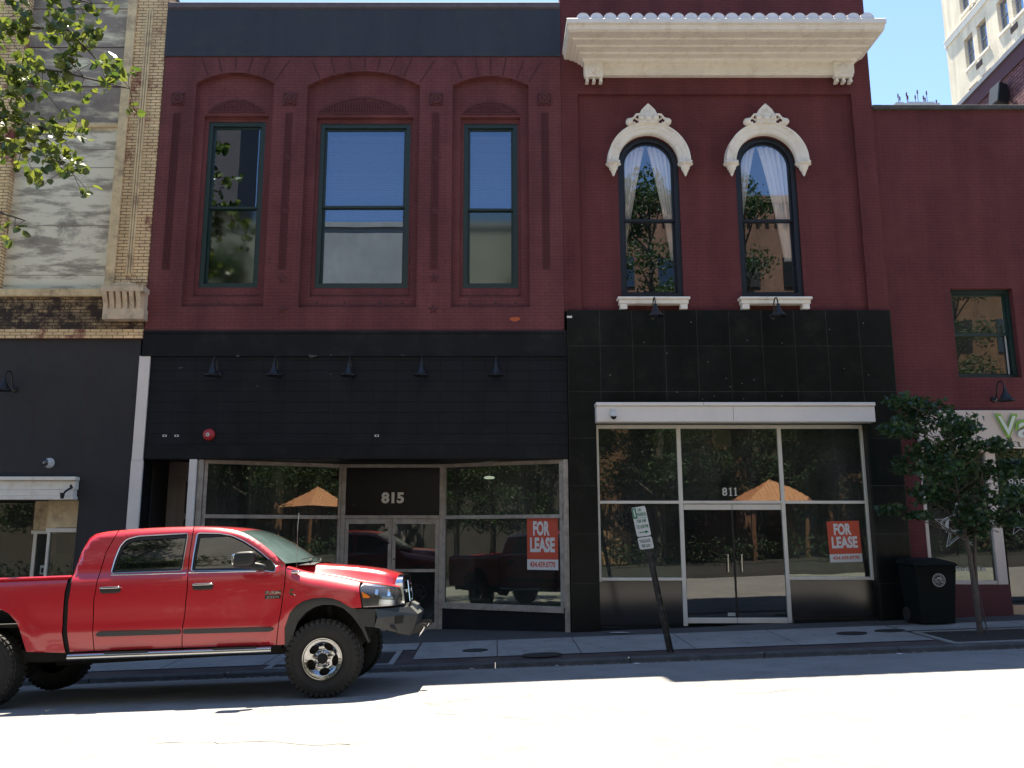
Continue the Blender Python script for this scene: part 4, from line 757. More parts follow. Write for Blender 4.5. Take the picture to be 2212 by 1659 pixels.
# ------------------------------------------------------------ CURTAINS AND INTERIOR THINGS
for (x0, x1), lab in (((2.56, 3.68), 'left'), ((4.95, 6.08), 'right')):
    c = (x0 + x1) / 2 - (.0 if lab == 'left' else .1)
    for s in (-1, 1):
        g = MB(); rows = []
        ed = x0 if s < 0 else x1
        for i in range(34):
            z = 9.72 - i * .075; t = i / 33; inner = c + s * (.01 + .50 * t ** .85) if s < 0 else c + s * (.01 + .44 * t ** .8); inner = max(x0 + .02, min(x1 - .02, inner))
            rows.append([(ed + (inner - ed) * j / 26, .30 + .028 * math.sin(j * 1.35 + i * .02) * (1 + .4 * t), z) for j in range(27)])
        g.grid(rows); g.build('sheer_curtain', 'curtain', label='sheer curtain on the %s side of the %s arched window' % ('left' if s < 0 else 'right', lab), cat='curtain', group='tied back curtains in the arched windows', loc=(ed, .30, 7.2), smooth=60)
b = thing('ceiling_lamp', 'small white ceiling lamp seen inside the angled right window of 815', 'ceiling lamp', (-.13, 2.0, 3.4))
g = MB(); g.tube([(-.13, 2, 3.3), (-.13, 2, 3.0)], .008, 6); g.build('rod', 'white', b)
g = MB(); g.lathe([(0, .03), (.09, .02), (.12, -.01), (.09, -.03), (0, -.035)], (-.13, 2, 2.99), 'z', 16); g.build('lamp_shade', mat('lit_lamp_shade', (.7, .7, .65), .5, emit=(.5, .5, .42)), b)
g = MB(); g.box(-4.75, -4.6, 2.0, 2.2, -.3, 3.2); g.box(-4.45, -4.4, 2.6, 2.7, -.3, 3.2); g.build('inner_column', 'alumold', label='pale interior column seen through the left angled window of 815', cat='column', loc=(-4.7, 2.1, -.3))
g = MB(); g.box(-.6, .15, 1.7, 2.0, .35, .42); g.box(-.5, -.1, 1.65, 1.8, .42, .5); g.build('paper_stack', 'signwhite', label='papers lying on the sill inside the right angled window of 815', cat='papers', loc=(-.3, 1.8, .35))
g = MB(); g.box(5.9, 6.4, .5, .7, 1.02, 1.05); g.box(6.0, 6.3, .5, .7, 1.05, 1.07); g.build('paper_stack', 'signwhite', label='papers on the inner sill under the tilted lease sign', cat='papers', loc=(6.1, .6, 1.02))
g = MB(); g.prism(rect(4.2, 4.55, 3.45, 3.78), .13, .14, [rect(4.23, 4.52, 3.48, 3.75)]); g.box(4.23, 4.52, .132, .138, 3.48, 3.75); g.build('paper_notice', 'creampaint', label='cream square notice inside the glass above the 811 doors', cat='notice', loc=(4.37, .13, 3.45))
g = MB(); g.box(6.62, 7.0, 1.2, 1.9, .3, 3.6); g.build('inner_column', 'roomgrey', label='grey plaster column inside the right window of 811', cat='column', loc=(6.8, 1.5, .3))
# ------------------------------------------------------------ TREES
def leaves(mb, c, r, n, size, up=.25, shape='round', rr=rnd, droop=0):
    for _ in range(n):
        while True:
            d = Vector((rr.uniform(-1, 1), rr.uniform(-1, 1), rr.uniform(-1, 1)))
            if d.length < 1: break
        d *= .55 + .45 * rr.random() if d.length > .4 else 1
        p = Vector(c) + Vector((d.x * r[0], d.y * r[1], d.z * r[2])); nrm = Vector((rr.gauss(0, 1), rr.gauss(0, 1), rr.gauss(0, 1) + up * 4)).normalized()
        a = nrm.orthogonal().normalized(); a = (Matrix.Rotation(rr.uniform(0, 6.28), 3, nrm) @ a); a.z -= droop; a.normalize(); b_ = nrm.cross(a).normalized(); s = size * rr.uniform(.65, 1.2)
        f_ = nrm * s * .14
        if shape == 'round':
            prof = [(-.5, 0), (-.36, .36), (0, .48), (.32, .3), (.56, 0)]
            vs = [p + a * x * s + b_ * y * s + f_ * abs(y) * 2 for x, y in prof] + [p + a * x * s - b_ * y * s + f_ * abs(y) * 2 for x, y in prof[3:0:-1]]
            mb.add(vs, [(0, 1, 2, 3, 4), (0, 4, 5, 6, 7)])
        elif shape == 'maple':
            prof = [(-.5, 0), (-.3, .16), (-.28, .5), (.0, .26), (.16, .42), (.22, .14), (.62, 0)]
            vs = [p + a * x * s + b_ * y * s + f_ * abs(y) * 2 for x, y in prof] + [p + a * x * s - b_ * y * s + f_ * abs(y) * 2 for x, y in prof[5:0:-1]]
            mb.add(vs, [(0, 1, 2, 3, 4, 5, 6), (0, 6, 7, 8, 9, 10, 11)])
        else: mb.add([p - a * s * .5, p + b_ * s * .3 + f_, p + a * s * .5, p - b_ * s * .3 + f_], [(0, 1, 2), (0, 2, 3)])
def bez(a, b, sag=.1, n=6, rr=rnd):
    a, b = Vector(a), Vector(b); m = (a + b) / 2 + Vector((rr.uniform(-.1, .1), rr.uniform(-.1, .1), sag)) * (b - a).length
    return [a * (1 - t) ** 2 + m * 2 * t * (1 - t) + b * t * t for t in [i / n for i in range(n + 1)]]
# young maple on the pavement
tr = random.Random(3); bx, by = 7.86, -1.9; bz = gz(bx, by)
b = thing('street_tree', 'young dark-leaved maple with two thin stems in the pavement pit before the vape shop', 'tree', (bx, by, bz), 'street trees')
g = MB(); g.tube([(bx, by, bz - .05), (bx - .02, by, bz + .5), (bx - .05, by, bz + 1.2), (bx - .12, by, bz + 1.9), (bx - .2, by, bz + 2.8), (bx - .25, by, bz + 3.5)], [.05, .042, .036, .028, .018, .01], 8)
g.tube([(bx + .0, by, bz + .45), (bx + .04, by + .02, bz + 1.2), (bx + .1, by, bz + 1.8), (bx + .3, by, bz + 2.6)], [.03, .028, .024, .012], 7)
g.tube([(bx + .09, by - .05, bz - .02), (bx + .06, by - .02, bz + .35), (bx + .0, by, bz + .9)], [.012, .012, .01], 6)
CL = [(6.75, 4.0, .22, .1), (7.1, 4.0, .35, .12), (7.5, 3.93, .4, .14), (6.65, 3.55, .33, .14), (7.15, 3.6, .42, .18), (7.65, 3.6, .5, .2), (8.0, 3.55, .35, .12), (7.3, 3.2, .42, .15), (7.9, 3.25, .5, .17), (8.4, 3.25, .28, .1), (6.9, 2.9, .36, .16),
      (7.4, 2.85, .45, .2), (8.0, 2.8, .5, .22), (8.6, 2.85, .42, .14), (8.95, 2.95, .22, .08), (7.1, 2.45, .32, .13), (7.65, 2.45, .45, .2), (8.3, 2.4, .45, .22), (8.75, 2.4, .25, .1), (7.8, 2.1, .35, .16), (8.25, 2.05, .3, .16), (6.6, 2.2, .2, .07), (6.95, 2.1, .2, .06), (8.5, 2.0, .2, .1), (8.0, 1.85, .22, .12)]
lf = MB()
for x, z, rx, rz_ in CL:
    x = 7.86 + (x - 7.90) * .93; yo = by + tr.uniform(-.3, .3); g.tube(bez((bx - .15, by, max(bz + 1.5, z - .45)), (x, yo, z), .05, 5, tr), [.014, .012, .01, .008, .006, .004], 5)
    leaves(lf, (x, yo, z), (rx * 1.05, .5, rz_ * 1.6), int(55 + 360 * rx), .105, .35, 'maple', tr, .35)
g.build('trunk', 'bark', b, smooth=60); lf.build('crown', 'leafdark', b, fix=False)
# street tree at the left whose branches hang into the top left corner
tr = random.Random(11); bx, by = -10.3, -2.2; bz = gz(bx, by)
b = thing('street_tree', 'tall street tree with round lime-green leaves reaching in from the top left', 'tree', (bx, by, bz), 'street trees')
g = MB(); g.tube([(bx, by, bz - .1), (bx + .03, by, 2), (bx - .02, by, 4), (bx + .1, by, 6), (bx + .1, by, 8.5), (bx, by, 11)], [.17, .14, .12, .1, .07, .03], 10)
lf = MB()
BR = [((-9.9, -2.4, 8.2), (-8.3, -3.2, 10.2), (-7.1, -3.3, 10.05), (-6.62, -3.2, 9.55)), ((-9.9, -2.4, 7.9), (-8.3, -3.0, 9.6), (-7.2, -3.2, 9.35), (-6.05, -3.2, 9.05)), ((-9.9, -2.5, 7.0), (-8.4, -3.2, 8.6), (-7.6, -3.2, 8.4), (-6.95, -3.2, 8.2)), ((-9.9, -2.5, 6.8), (-8.3, -3.0, 8.2), (-7.5, -3.2, 7.95), (-6.9, -3.2, 7.65)),
      ((-9.9, -2.4, 6.0), (-8.6, -3.0, 6.95), (-8.0, -3.2, 6.9), (-7.55, -3.2, 6.75)), ((-9.8, -2.4, 8.8), (-8.4, -3.4, 10.9), (-7.4, -3.3, 10.75), (-6.8, -3.2, 10.6)), ((-9.9, -2.4, 7.6), (-8.4, -3.5, 9.3), (-7.8, -3.6, 9.1), (-7.3, -3.5, 8.85)), ((-9.8, -2.4, 9.4), (-8.6, -3.0, 11.4), (-7.6, -3.2, 11.6), (-6.9, -3.0, 11.5))]
for bi, br_ in enumerate(BR):
    pts = []
    P4 = [Vector((bx, by, br_[0][2] - .5))] + [Vector(p) for p in br_]
    for a, c in zip(P4, P4[1:]): pts += [a + (c - a) * t for t in (0, .33, .66)]
    pts.append(P4[-1]); n = len(pts); g.tube(pts, [.04 * (1 - i / n) + .006 for i in range(n)], 6)
    sparse = bi == 4
    for i, p in enumerate(pts[5:]):
        for k in range(1 if sparse else 4):
            q = p + Vector((tr.uniform(-.35, .35), tr.uniform(-.4, .4), tr.uniform(-.38, .28))); 
            if q.x > -6.1 and i < 7: q.x = -6.1
            g.tube(bez(p, q, .05, 3, tr), .005, 4); leaves(lf, q, (.2, .2, .15), 3 if sparse else int(7 if i < 6 else 5), .15, .15, 'round', tr, .3)
leaves(lf, (-10.5, -2.4, 10.5), (2.2, 2.2, 2.2), 900, .13, .2, 'round', tr, .3); leaves(lf, (-10.9, -2.2, 8.0), (1.4, 1.8, 1.6), 500, .13, .2, 'round', tr, .3)
g.build('trunk', 'bark', b, smooth=60); lf.build('crown', 'leafbright', b, fix=False)
# ------------------------------------------------------------ FAR BUILDINGS, TOP RIGHT
b = thing('hotel_building', 'tall cream brick hotel with sash windows rising behind the roofs at the top right', 'building', (35, 18, -1))
hx = lambda y: 27.2 - .044 * (30 - y)
rows_ = [(z, z + h) for z, h in [(21.5, 1.95), (24.9, 1.95), (28.08, 1.8), (31.5, 1.8), (34.7, 1.8)]]; wy = [27.6, 26.22, 24.18, 22.85, 20.7, 19.3, 17.2]
T2 = lambda x, y, z: (hx(30 - x) + y, 30 - x, z)   # local x = 30 - y (along wall), y into the wall
g = MB(); hol = [rect(30 - y_ - .47, 30 - y_ + .47, z0, z1) for y_ in wy for z0, z1 in rows_]
g.prism(rect(0, 20, -1, 40), 0, .35, hol); xf(g, T2); g.box(27.7, 47, 29.6, 30, -1, 40); g.box(27.3, 47, 9.9, 10.2, -1, 40); g.box(27.7, 47, 10.2, 29.6, 39, 40); g.build('wall', 'hotel', b)
g = MB(); g.prism(rect(-.02, 20, 30.6, 30.95), -.07, -.001); g.prism(rect(-.02, 20, 30.95, 31.05), -.11, -.001); xf(g, T2); g.build('string_course', 'hoteltrim', b)
for i, y_ in enumerate(wy[:5]):
    for j, (z0, z1) in enumerate(rows_):
        if j == 0: continue
        x0, x1 = 30 - y_ - .47, 30 - y_ + .47; zm = (z0 + z1) / 2
        g = MB(); g.prism(rect(x0, x1, z0, z1), .2, .28, [rect(x0 + .07, x1 - .07, z0 + .08, zm - .03), rect(x0 + .07, x1 - .07, zm + .03, z1 - .08)]); xf(g, T2); f = g.build('window', mat('greyblue_frame', (.25, .27, .33), .6) if (i, j) == (0, 1) else f0, b)
        if (i, j) == (0, 1): f0 = f.data.materials[0]
        g = MB(); g.box(x0 + .05, x1 - .05, .24, .245, z0 + .05, z1 - .05); xf(g, T2); g.build('pane', 'glassup', f)
        g = MB(); g.box(x0, x1, .5, .52, z0, z1); xf(g, T2); g.build('drawn_curtain', 'blind', f)
        g = MB(); g.box(x0 - .1, x1 + .1, -.06, .2, z0 - .16, z0 - .001); xf(g, T2); g.build('sill', 'hoteltrim', f)
        if i % 2 == 0:
            g = MB(); a = x1 + .05; g.box(a, a + .62, -.03, .02, z0 - .62, z0 - .28)
            for k in range(5): g.box(a + .03, a + .59, -.05, -.031, z0 - .6 + .06 * k, z0 - .58 + .06 * k)
            xf(g, T2); g.build('air_conditioner', mat('ac_grille', (.09, .07, .08), .7), b)
b = thing('brick_building', 'rough maroon brick building with grey coping behind the red parapet at top right', 'building', (24, 10, -1))
T3 = lambda x, y, z: (19.5 - .067 * x + y, 18 - x, z)
g = MB(); g.prism(rect(0, 14, -1, 18.72), .06, .4); xf(g, T3); g.box(19.6, 40, 17.6, 18, -1, 19.3); g.box(19, 40, 3.8, 4.0, -1, 19.3); g.box(19.95, 40, 4.0, 17.6, 18.9, 19.2); g.build('wall', 'darkbrick', b)
g = MB(); g.prism(rect(0, 14, 18.721, 19.32), .0, .4); xf(g, T3); g.build('smooth_band', 'maroon', b)
g = MB(); g.prism(rect(0, 14, 19.321, 19.5), -.08, .45); xf(g, T3); g.build('coping', mat('grey_coping', (.2, .21, .24), .6), b)
b2 = thing('floodlight', 'dark boxy floodlight on the rough maroon brick wall at top right', 'floodlight', (18.9, 13.2, 18.2))
g = MB(); g.hexa([(18.7, 12.75, 17.7), (19.1, 12.75, 17.5), (19.1, 13.4, 17.5), (18.7, 13.4, 17.7), (18.85, 12.75, 18.5), (19.15, 12.75, 18.35), (19.15, 13.4, 18.35), (18.85, 13.4, 18.5)]); g.build('lamp_housing', 'trim', b2, bev=.03)
g = MB(); g.tube([(18.9, 13.0, 18.3), (19.25, 13.0, 18.4)], .06, 8); g.build('bracket', 'white', b2)
b = thing('office_tower', 'distant grey rooftop carrying thin aerials seen over the red parapet', 'building', (41.5, 66, 0))
g = MB(); g.box(39.4, 43.8, 60, 72, -1, 43.6); g.box(40.7, 43.4, 60.2, 66, 43.6, 43.85); g.box(39.6, 40.4, 60.2, 62, 43.6, 43.8); g.build('wall', mat('pale_grey_roof', (.3, .32, .38), .8), b)
for x, z in [(40.0, 44.9), (40.15, 44.6), (40.85, 45.05), (40.95, 44.7), (41.7, 44.75), (41.95, 45.3), (42.5, 44.7), (42.65, 44.5), (42.85, 45.2), (43.75, 44.25)]:
    g = MB(); g.tube([(x, 60.5, 43.6), (x, 60.5, z)], .03, 5); g.box(x - .05, x + .05, 60.45, 60.55, z - .45, z - .1); g.build('aerial', 'maroon', b)
# ------------------------------------------------------------ THE OTHER SIDE OF THE STREET (seen mirrored in the glass)
b = thing('concrete_building', 'pale concrete building across the street, mirrored in the upper windows of 815', 'building', (-6, -24, 0))
g = MB(); g.box(-14, 1.5, -34, -20, -1.5, 15.7); g.build('wall', 'oppconc', b)
g = MB(); g.box(-14.1, 1.6, -20.3, -19.9, 15.71, 15.95); g.build('coping', 'oppconc', b)
for i in range(5):
    for z in (3.2,):
        g = MB(); g.box(-13 + i * 3, -11 + i * 3, -19.99, -19.95, 0.3, z); g.build('shutter', 'roomgrey', b)
b = thing('tower_building', 'dark brown tower across the street, mirrored in the left upper window of 815', 'building', (-22, -45, 0))
g = MB(); g.box(-30, -17.2, -40, -36, -1.5, 46); g.build('wall', 'darktower', b)
g = MB(); g.box(-30.2, -17.0, -40.2, -35.8, 46.01, 47); g.build('coping', 'darktower', b)
b = thing('brick_building', 'dark long building behind the low trees across the street', 'building', (-40, -32, -1))
g = MB(); g.box(-80, -15, -40, -27, -3, 8.5); g.build('wall', 'darktower', b)
g = MB(); g.box(-80.1, -14.9, -27.1, -26.8, 8.51, 8.8); g.build('coping', 'kerb', b)
b = thing('brick_building', 'orange brown brick building across the street, mirrored in the 811 glass', 'building', (18, -30, 0))
g = MB(); g.box(2.2, 38, -40, -26, -1.5, 19.2); g.build('wall', 'oppbrick', b)
g = MB(); g.box(2.1, 38.1, -26.4, -25.8, 19.21, 19.6)
for k in range(70): g.box(2.4 + k * .5, 2.6 + k * .5, -25.99, -25.85, 18.2, 19.1)
g.build('cornice', 'oppbrick', b)
for k in range(14):
    for z, h in ((5.5, .85), (7.6, 1.6), (11.2, 1.6), (14.6, 1.6)):
        g = MB(); x = 4.2 + k * 2.2; g.box(x, x + .95, -25.99, -25.93, z, z + h); g.build('window', 'opppipe' if z < 6 or (k * 7 + int(z)) % 5 == 0 else 'tglass', b)
def gazebo(cx, cy, s, z0, z1):
    b = thing('pavilion', 'market pavilion with ribbed orange metal roof across the street, mirrored in the shop glass', 'pavilion', (cx, cy, 0))
    g = MB(); g.add([(cx - s, cy - s, z0), (cx + s, cy - s, z0), (cx + s, cy + s, z0), (cx - s, cy + s, z0), (cx, cy, z1)], [(0, 1, 4), (1, 2, 4), (2, 3, 4), (3, 0, 4)])
    for k in range(-6, 7):
        t = k / 7
        for ax, ay in ((0, 1), (1, 0), (0, -1), (-1, 0)):
            a = Vector((cx + (ax + t * ay) * s, cy + (ay + t * ax) * s, z0 + .01)); e = Vector((cx + (ax + ay * 0) * s * abs(t) + t * ay * s, cy + ay * s * abs(t) + t * ax * s, z1 - (z1 - z0) * abs(t) + .01))
            if (a - e).length > .1: g.tube([a, e], .025, 4)
    g.build('roof', 'copper', b)
    for sx in (-1, 1):
        for sy in (-1, 1): g = MB(); g.box(cx + sx * (s - .3) - .08, cx + sx * (s - .3) + .08, cy + sy * (s - .3) - .08, cy + sy * (s - .3) + .08, 0, z0 + .1); g.build('post', 'wood', b)
gazebo(12.55, -22.3, 1.5, 3.2, 4.3)
tr = random.Random(5)
def opp_tree(x0, y0, zb, zt, R_, lab, n=26, per=300):
    b = thing('broadleaf_tree', lab, 'tree', (x0, y0, .2), 'trees across the street')
    g = MB(); g.tube([(x0, y0, 0), (x0 + .1, y0, zt * .25), (x0, y0 + .1, zt * .6), (x0 + .1, y0, zt * .9)], [.2, .17, .11, .04], 9); lf = MB()
    for k in range(n):
        t = tr.random(); z = zb + .6 + t * (zt - zb - .9); rr_ = R_ * math.sin(math.pi * (.12 + .8 * t)) ** .6; a = tr.uniform(0, 6.28); q = tr.uniform(.3, 1) * rr_
        p = (x0 + q * math.cos(a), y0 + q * math.sin(a) * .9, z); g.tube(bez((x0 + .05, y0, max(zb * .8, z - 1.2)), p, .1, 4, tr), [.06, .05, .04, .03, .015], 5); leaves(lf, p, (R_ * .38, R_ * .38, R_ * .28), per, .22, .2, 'kite', tr, .2)
    g.build('trunk', 'bark', b); lf.build('crown', 'leafmid', b, fix=False); return b
def relabel(o, lab): o['label'] = lab
A = opp_tree(6.9, -19.4, 2.4, 18.2, 3.2, 'tall tree across the street, mirrored in the left window of 811', 42, 260)
for dx, dy, lab in ((-4.3, -1.2, 'tree left of its tall twin, mirrored at the left edge of the 811 glass'), (2.4, -4.8, 'tree behind the pavilion to its left, mirrored above the 811 doors'), (5.9, -5.4, 'tree standing right behind the pavilion, mirrored over its orange roof'), (10.1, .4, 'tall tree right of the pavilion, mirrored in the right window of 811'), (14.7, -2.5, 'tree farther right across the street, mirrored in the vape shop glass'), (-18.2, .4, 'tall tree before the pale concrete building, mirrored in the left upper window of 815')):
    c = copy_tree(A, None, (dx, dy, 0)); relabel(c, lab); c.scale = (1, 1, 1.12 if dx == 5.9 else .8)
B = opp_tree(-18.5, -17.6, 1.7, 8.5, 3.0, 'lower tree across the street, mirrored in the angled right window of 815', 24, 300)
for dx, dy, lab in ((-5.2, .3, 'second low tree across the street, mirrored left of the lease sign'), (-10.6, -.8, 'third low tree across the street beyond the second one'), (-16.0, .5, 'farthest left low tree across the street'), (6.5, -1.0, 'low tree before the pale concrete building, mirrored in the truck windows'), (12.5, .2, 'low tree beside the pale concrete building corner'), (-7.6, -4.5, 'low tree in the second row behind the third low tree'), (-2.4, -4.2, 'low tree in the second row behind the first low tree'), (-13.4, -4.6, 'low tree in the second row at the far left'), (21.6, -5.6, 'low tree before the opposite brick wall, first from the concrete building'), (26.2, -6.2, 'low tree before the opposite brick wall, second from the concrete building'), (34.5, -6.0, 'low tree before the opposite brick wall, right of the pavilion'), (39.2, -5.2, 'low tree before the opposite brick wall, second right of the pavilion'), (44.5, -5.8, 'low tree before the opposite brick wall, farthest right')):
    c = copy_tree(B, None, (dx, dy, 0)); relabel(c, lab)
lf = MB()  # unseen hedge, added so the doors mirror a darker far side
for k in range(62): leaves(lf, (-36 + k * 1.0, -18.3 + tr.uniform(-.2, .2), .75 + .036 * (-34 + k)), (.8, .6, .75), 130, .16, .1, 'kite', tr, .1)
lf.build('hedge', 'leafmid', label='hedge added along the far side of the street to darken the view mirrored in the doors', cat='hedge', loc=(-4, -18.3, 0), fix=False)
for x, lab in ((2.4, 'low wooden fence across the street, left of the pavilion'), (15.2, 'low wooden fence across the street, right of the pavilion')):
    g = MB()
    for k in range(22): g.box(x + k * .16, x + k * .16 + .13, -20.9, -20.86, .2, 1.9)
    g.box(x, x + 3.5, -20.85, -20.8, .5, .6); g.box(x, x + 3.5, -20.85, -20.8, 1.5, 1.6); g.build('wooden_fence', 'opppipe', label=lab + ', mirrored', cat='fence', loc=(x, -20.9, .2))
# ------------------------------------------------------------ PICKUP TRUCK (local metres: x forward, y to the far side, z up, origin under the front axle)
def cr(tab, x):
    if x <= tab[0][0]: return tab[0][1]
    if x >= tab[-1][0]: return tab[-1][1]
    for i in range(len(tab) - 1):
        (x1, y1), (x2, y2) = tab[i], tab[i + 1]
        if x1 <= x <= x2:
            x0, y0 = tab[i - 1] if i > 0 else (2 * x1 - x2, 2 * y1 - y2); x3, y3 = tab[i + 2] if i + 2 < len(tab) else (2 * x2 - x1, 2 * y2 - y1)
            t = (x - x1) / (x2 - x1); m1 = (y2 - y0) / (x2 - x0) * (x2 - x1); m2 = (y3 - y1) / (x3 - x1) * (x2 - x1)
            return (2 * t ** 3 - 3 * t * t + 1) * y1 + (t ** 3 - 2 * t * t + t) * m1 + (-2 * t ** 3 + 3 * t * t) * y2 + (t ** 3 - t * t) * m2
ZP = [(.5, .935), (.6, .962), (.7, .983), (.8, .998), (.86, 1.0), (.92, .992), (1.0, .991), (1.1, .993), (1.2, .990), (1.3, .980), (1.38, .962), (1.43, .940), (1.465, .915), (1.5, .892), (1.6, .868), (1.7, .842), (1.8, .812), (1.9, .778), (1.96, .756), (2.03, .73)]
ZF = [(.5, .935), (.6, .958), (.8, .99), (.95, 1.005), (1.1, 1.008), (1.2, 1.0), (1.3, .985), (1.5, .96)]
PL = [(.25, 0), (.36, .004), (.42, .012), (.5, .035), (.6, .08), (.7, .145), (.78, .225), (.83, .305), (.865, .40), (.885, .5)]
CT = [(-.46, 1.485), (-.40, 1.465), (-.30, 1.43), (-.16, 1.395), (0, 1.37), (.25, 1.32), (.42, 1.278), (.6, 1.25), (.75, 1.222), (.885, 1.185)]
HT = [(-.46, 1.515), (-.25, 1.512), (0, 1.487), (.3, 1.455), (.6, 1.405), (.78, 1.35), (.86, 1.305), (.90, 1.27)]
TOPL = [(-2.935, 1.455), (-2.925, 1.50), (-2.90, 1.60), (-2.85, 1.765), (-2.77, 1.915), (-2.70, 1.965), (-2.57, 1.987), (-2.43, 1.995), (-2.2, 2.005), (-1.89, 2.01), (-1.54, 2.005), (-1.3, 1.99), (-1.13, 1.965), (-1.0, 1.93), (-.88, 1.875), (-.72, 1.765), (-.56, 1.63), (-.44, 1.52)]
def sm(t): t = max(0, min(1, t)); return t * t * (3 - 2 * t)
def WD(x, z):
    a = cr(ZP, z)
    if x < -.5 and z > 1.47:
        d = cr([(p[0], p[1]) for p in TOPL], x) - z
        if d < .07: a -= .05 * (1 - max(0, d) / .07) ** 2
    if x < -2.96 and z > 1.38: a -= .03 * ((z - 1.38) / .09) ** 2
    k = sm((x + .75) / .5)
    if k > 0:
        f = cr(ZF, z); d = cr(CT, max(-.46, x)) - z
        kk = sm((x + .5) / .2)
        if d < .15: f -= .10 * kk * (1 - max(0, d) / .15) ** 2
        a = a * (1 - k) + f * k if z < 1.5 else a
    if x > .25: a -= cr(PL, x)
    for cx, cz, r0 in ((0, .44, .66), (-3.98, .5, .66)):
        r = math.hypot(x - cx, z - cz)
        if z > .62: a += .022 * math.exp(-((r - r0) / .09) ** 2) * (1 if x < .3 else max(0, 1 - (x - .3) * 6))
    return a
def lean(x, z, w_=None):
    w_ = WD(x, z) if w_ is None else w_
    return x + (x - 1.98) * max(0, 1 - w_) / 10 * sm((z - 1.2) / .2) * sm((-.2 - x) / .3)
def bsp(outer, holes=(), st=.06):
    bm = bmesh.new(); loops = [list(outer)] + [list(h) for h in holes]; flat = [p for l in loops for p in l]
    vs = [bm.verts.new((p[0], p[1], 0)) for p in flat]
    for t in tessellate_polygon([[Vector((p[0], p[1], 0)) for p in l] for l in loops]):
        try: bm.faces.new([vs[i] for i in t])
        except ValueError: pass
    xs = [p[0] for p in flat]; zs = [p[1] for p in flat]
    for ax, lo, hi, s_ in ((0, min(xs), max(xs), st), (1, min(zs), max(zs), st * .6)):
        k = math.ceil(lo / s_)
        while k * s_ < hi:
            co = [0, 0, 0]; co[ax] = k * s_; no = [0, 0, 0]; no[ax] = 1
            bmesh.ops.bisect_plane(bm, geom=bm.verts[:] + bm.edges[:] + bm.faces[:], plane_co=co, plane_no=no, dist=1e-5); k += 1
    return bm
def patch(name, m, par, outer, holes=(), side=-1, off=0., rim=.02, st=.06, zoff=0, label=None):
    """a body panel: a side-view outline laid on the body surface y = side * (WD(x, z) + off), with an edge folded inwards"""
    bm = bsp(outer, holes, st); V = []; F_ = []; NR = []
    h = .004
    for v in bm.verts:
        x, z = v.co.x, v.co.y; w_ = WD(x, z) + off; V.append((lean(x, z), side * w_, z))
        wx = (WD(x + h, z) - WD(x - h, z)) / (2 * h); wz = (WD(x, z + h) - WD(x, z - h)) / (2 * h); NR.append(Vector((-wx, side, -wz)).normalized())
    bm.verts.index_update()
    for f in bm.faces:
        ids = [v.index for v in f.verts]; a = Vector(V[ids[0]]); n_ = (Vector(V[ids[1]]) - a).cross(Vector(V[ids[2]]) - a)
        F_.append(ids if n_.y * side > 0 else ids[::-1])
    if rim:
        for e in bm.edges:
            if len(e.link_faces) == 1:
                a, b_ = [v.index for v in e.verts]; k = len(V); n2 = Vector((e.verts[1].co.y - e.verts[0].co.y, 0, -(e.verts[1].co.x - e.verts[0].co.x)))
                if n2.length < 1e-9: continue
                n2.normalize(); cf = e.link_faces[0].calc_center_median(); mid = (e.verts[0].co + e.verts[1].co) / 2
                if n2.x * (mid.x - cf.x) + n2.z * (mid.y - cf.y) < 0: n2 = -n2
                for i in (a, b_): V.append(V[i]); NR.append(n2)
                for i in (b_, a): V.append((V[i][0], V[i][1] - side * rim, V[i][2])); NR.append(n2)
                F_.append((k, k + 1, k + 2, k + 3))
    bm.free()
    me = bpy.data.meshes.new(name); me.from_pydata(V, [], F_); me.materials.append(M[m] if isinstance(m, str) else m)
    for p in me.polygons: p.use_smooth = True
    me.normals_split_custom_set_from_vertices([tuple(n_) for n_ in NR])
    o = bpy.data.objects.new(name, me); COL.objects.link(o); o.parent = par; OFF[o.name] = Vector((0, 0, 0))
    return meta(o, label)
def smooth_loop(pts, n=4):
    out = []; m = len(pts)
    for i in range(m):
        p0, p1, p2, p3 = [Vector(pts[(i + k - 1) % m]) for k in range(4)]
        for j in range(n):
            t = j / n; q = .5 * ((2 * p1) + (p2 - p0) * t + (2 * p0 - 5 * p1 + 4 * p2 - p3) * t * t + (3 * p1 - p0 - 3 * p2 + p3) * t ** 3); out.append((q.x, q.y))
    return out
def rcorner(pts, r=.03, n=3):
    out = []; m = len(pts)
    for i in range(m):
        a, b_, c = Vector(pts[i - 1]), Vector(pts[i]), Vector(pts[(i + 1) % m]); d1, d2 = (a - b_), (c - b_); q = min(r, d1.length * .45, d2.length * .45); s = b_ + d1.normalized() * q; e = b_ + d2.normalized() * q
        for j in range(n + 1): t = j / n; p = s * (1 - t) ** 2 + b_ * 2 * t * (1 - t) + e * t * t; out.append((p.x, p.y))
    return out
def shrink(pts, d):
    m = len(pts); out = []; ar = sum(pts[i][0] * pts[(i + 1) % m][1] - pts[(i + 1) % m][0] * pts[i][1] for i in range(m)); sg = 1 if ar > 0 else -1
    for i in range(m):
        a, b_, c = Vector(pts[i - 1]), Vector(pts[i]), Vector(pts[(i + 1) % m]); e = ((b_ - a).normalized() + (c - b_).normalized()).normalized(); out.append((b_.x - e.y * d * sg, b_.y + e.x * d * sg))
    return out
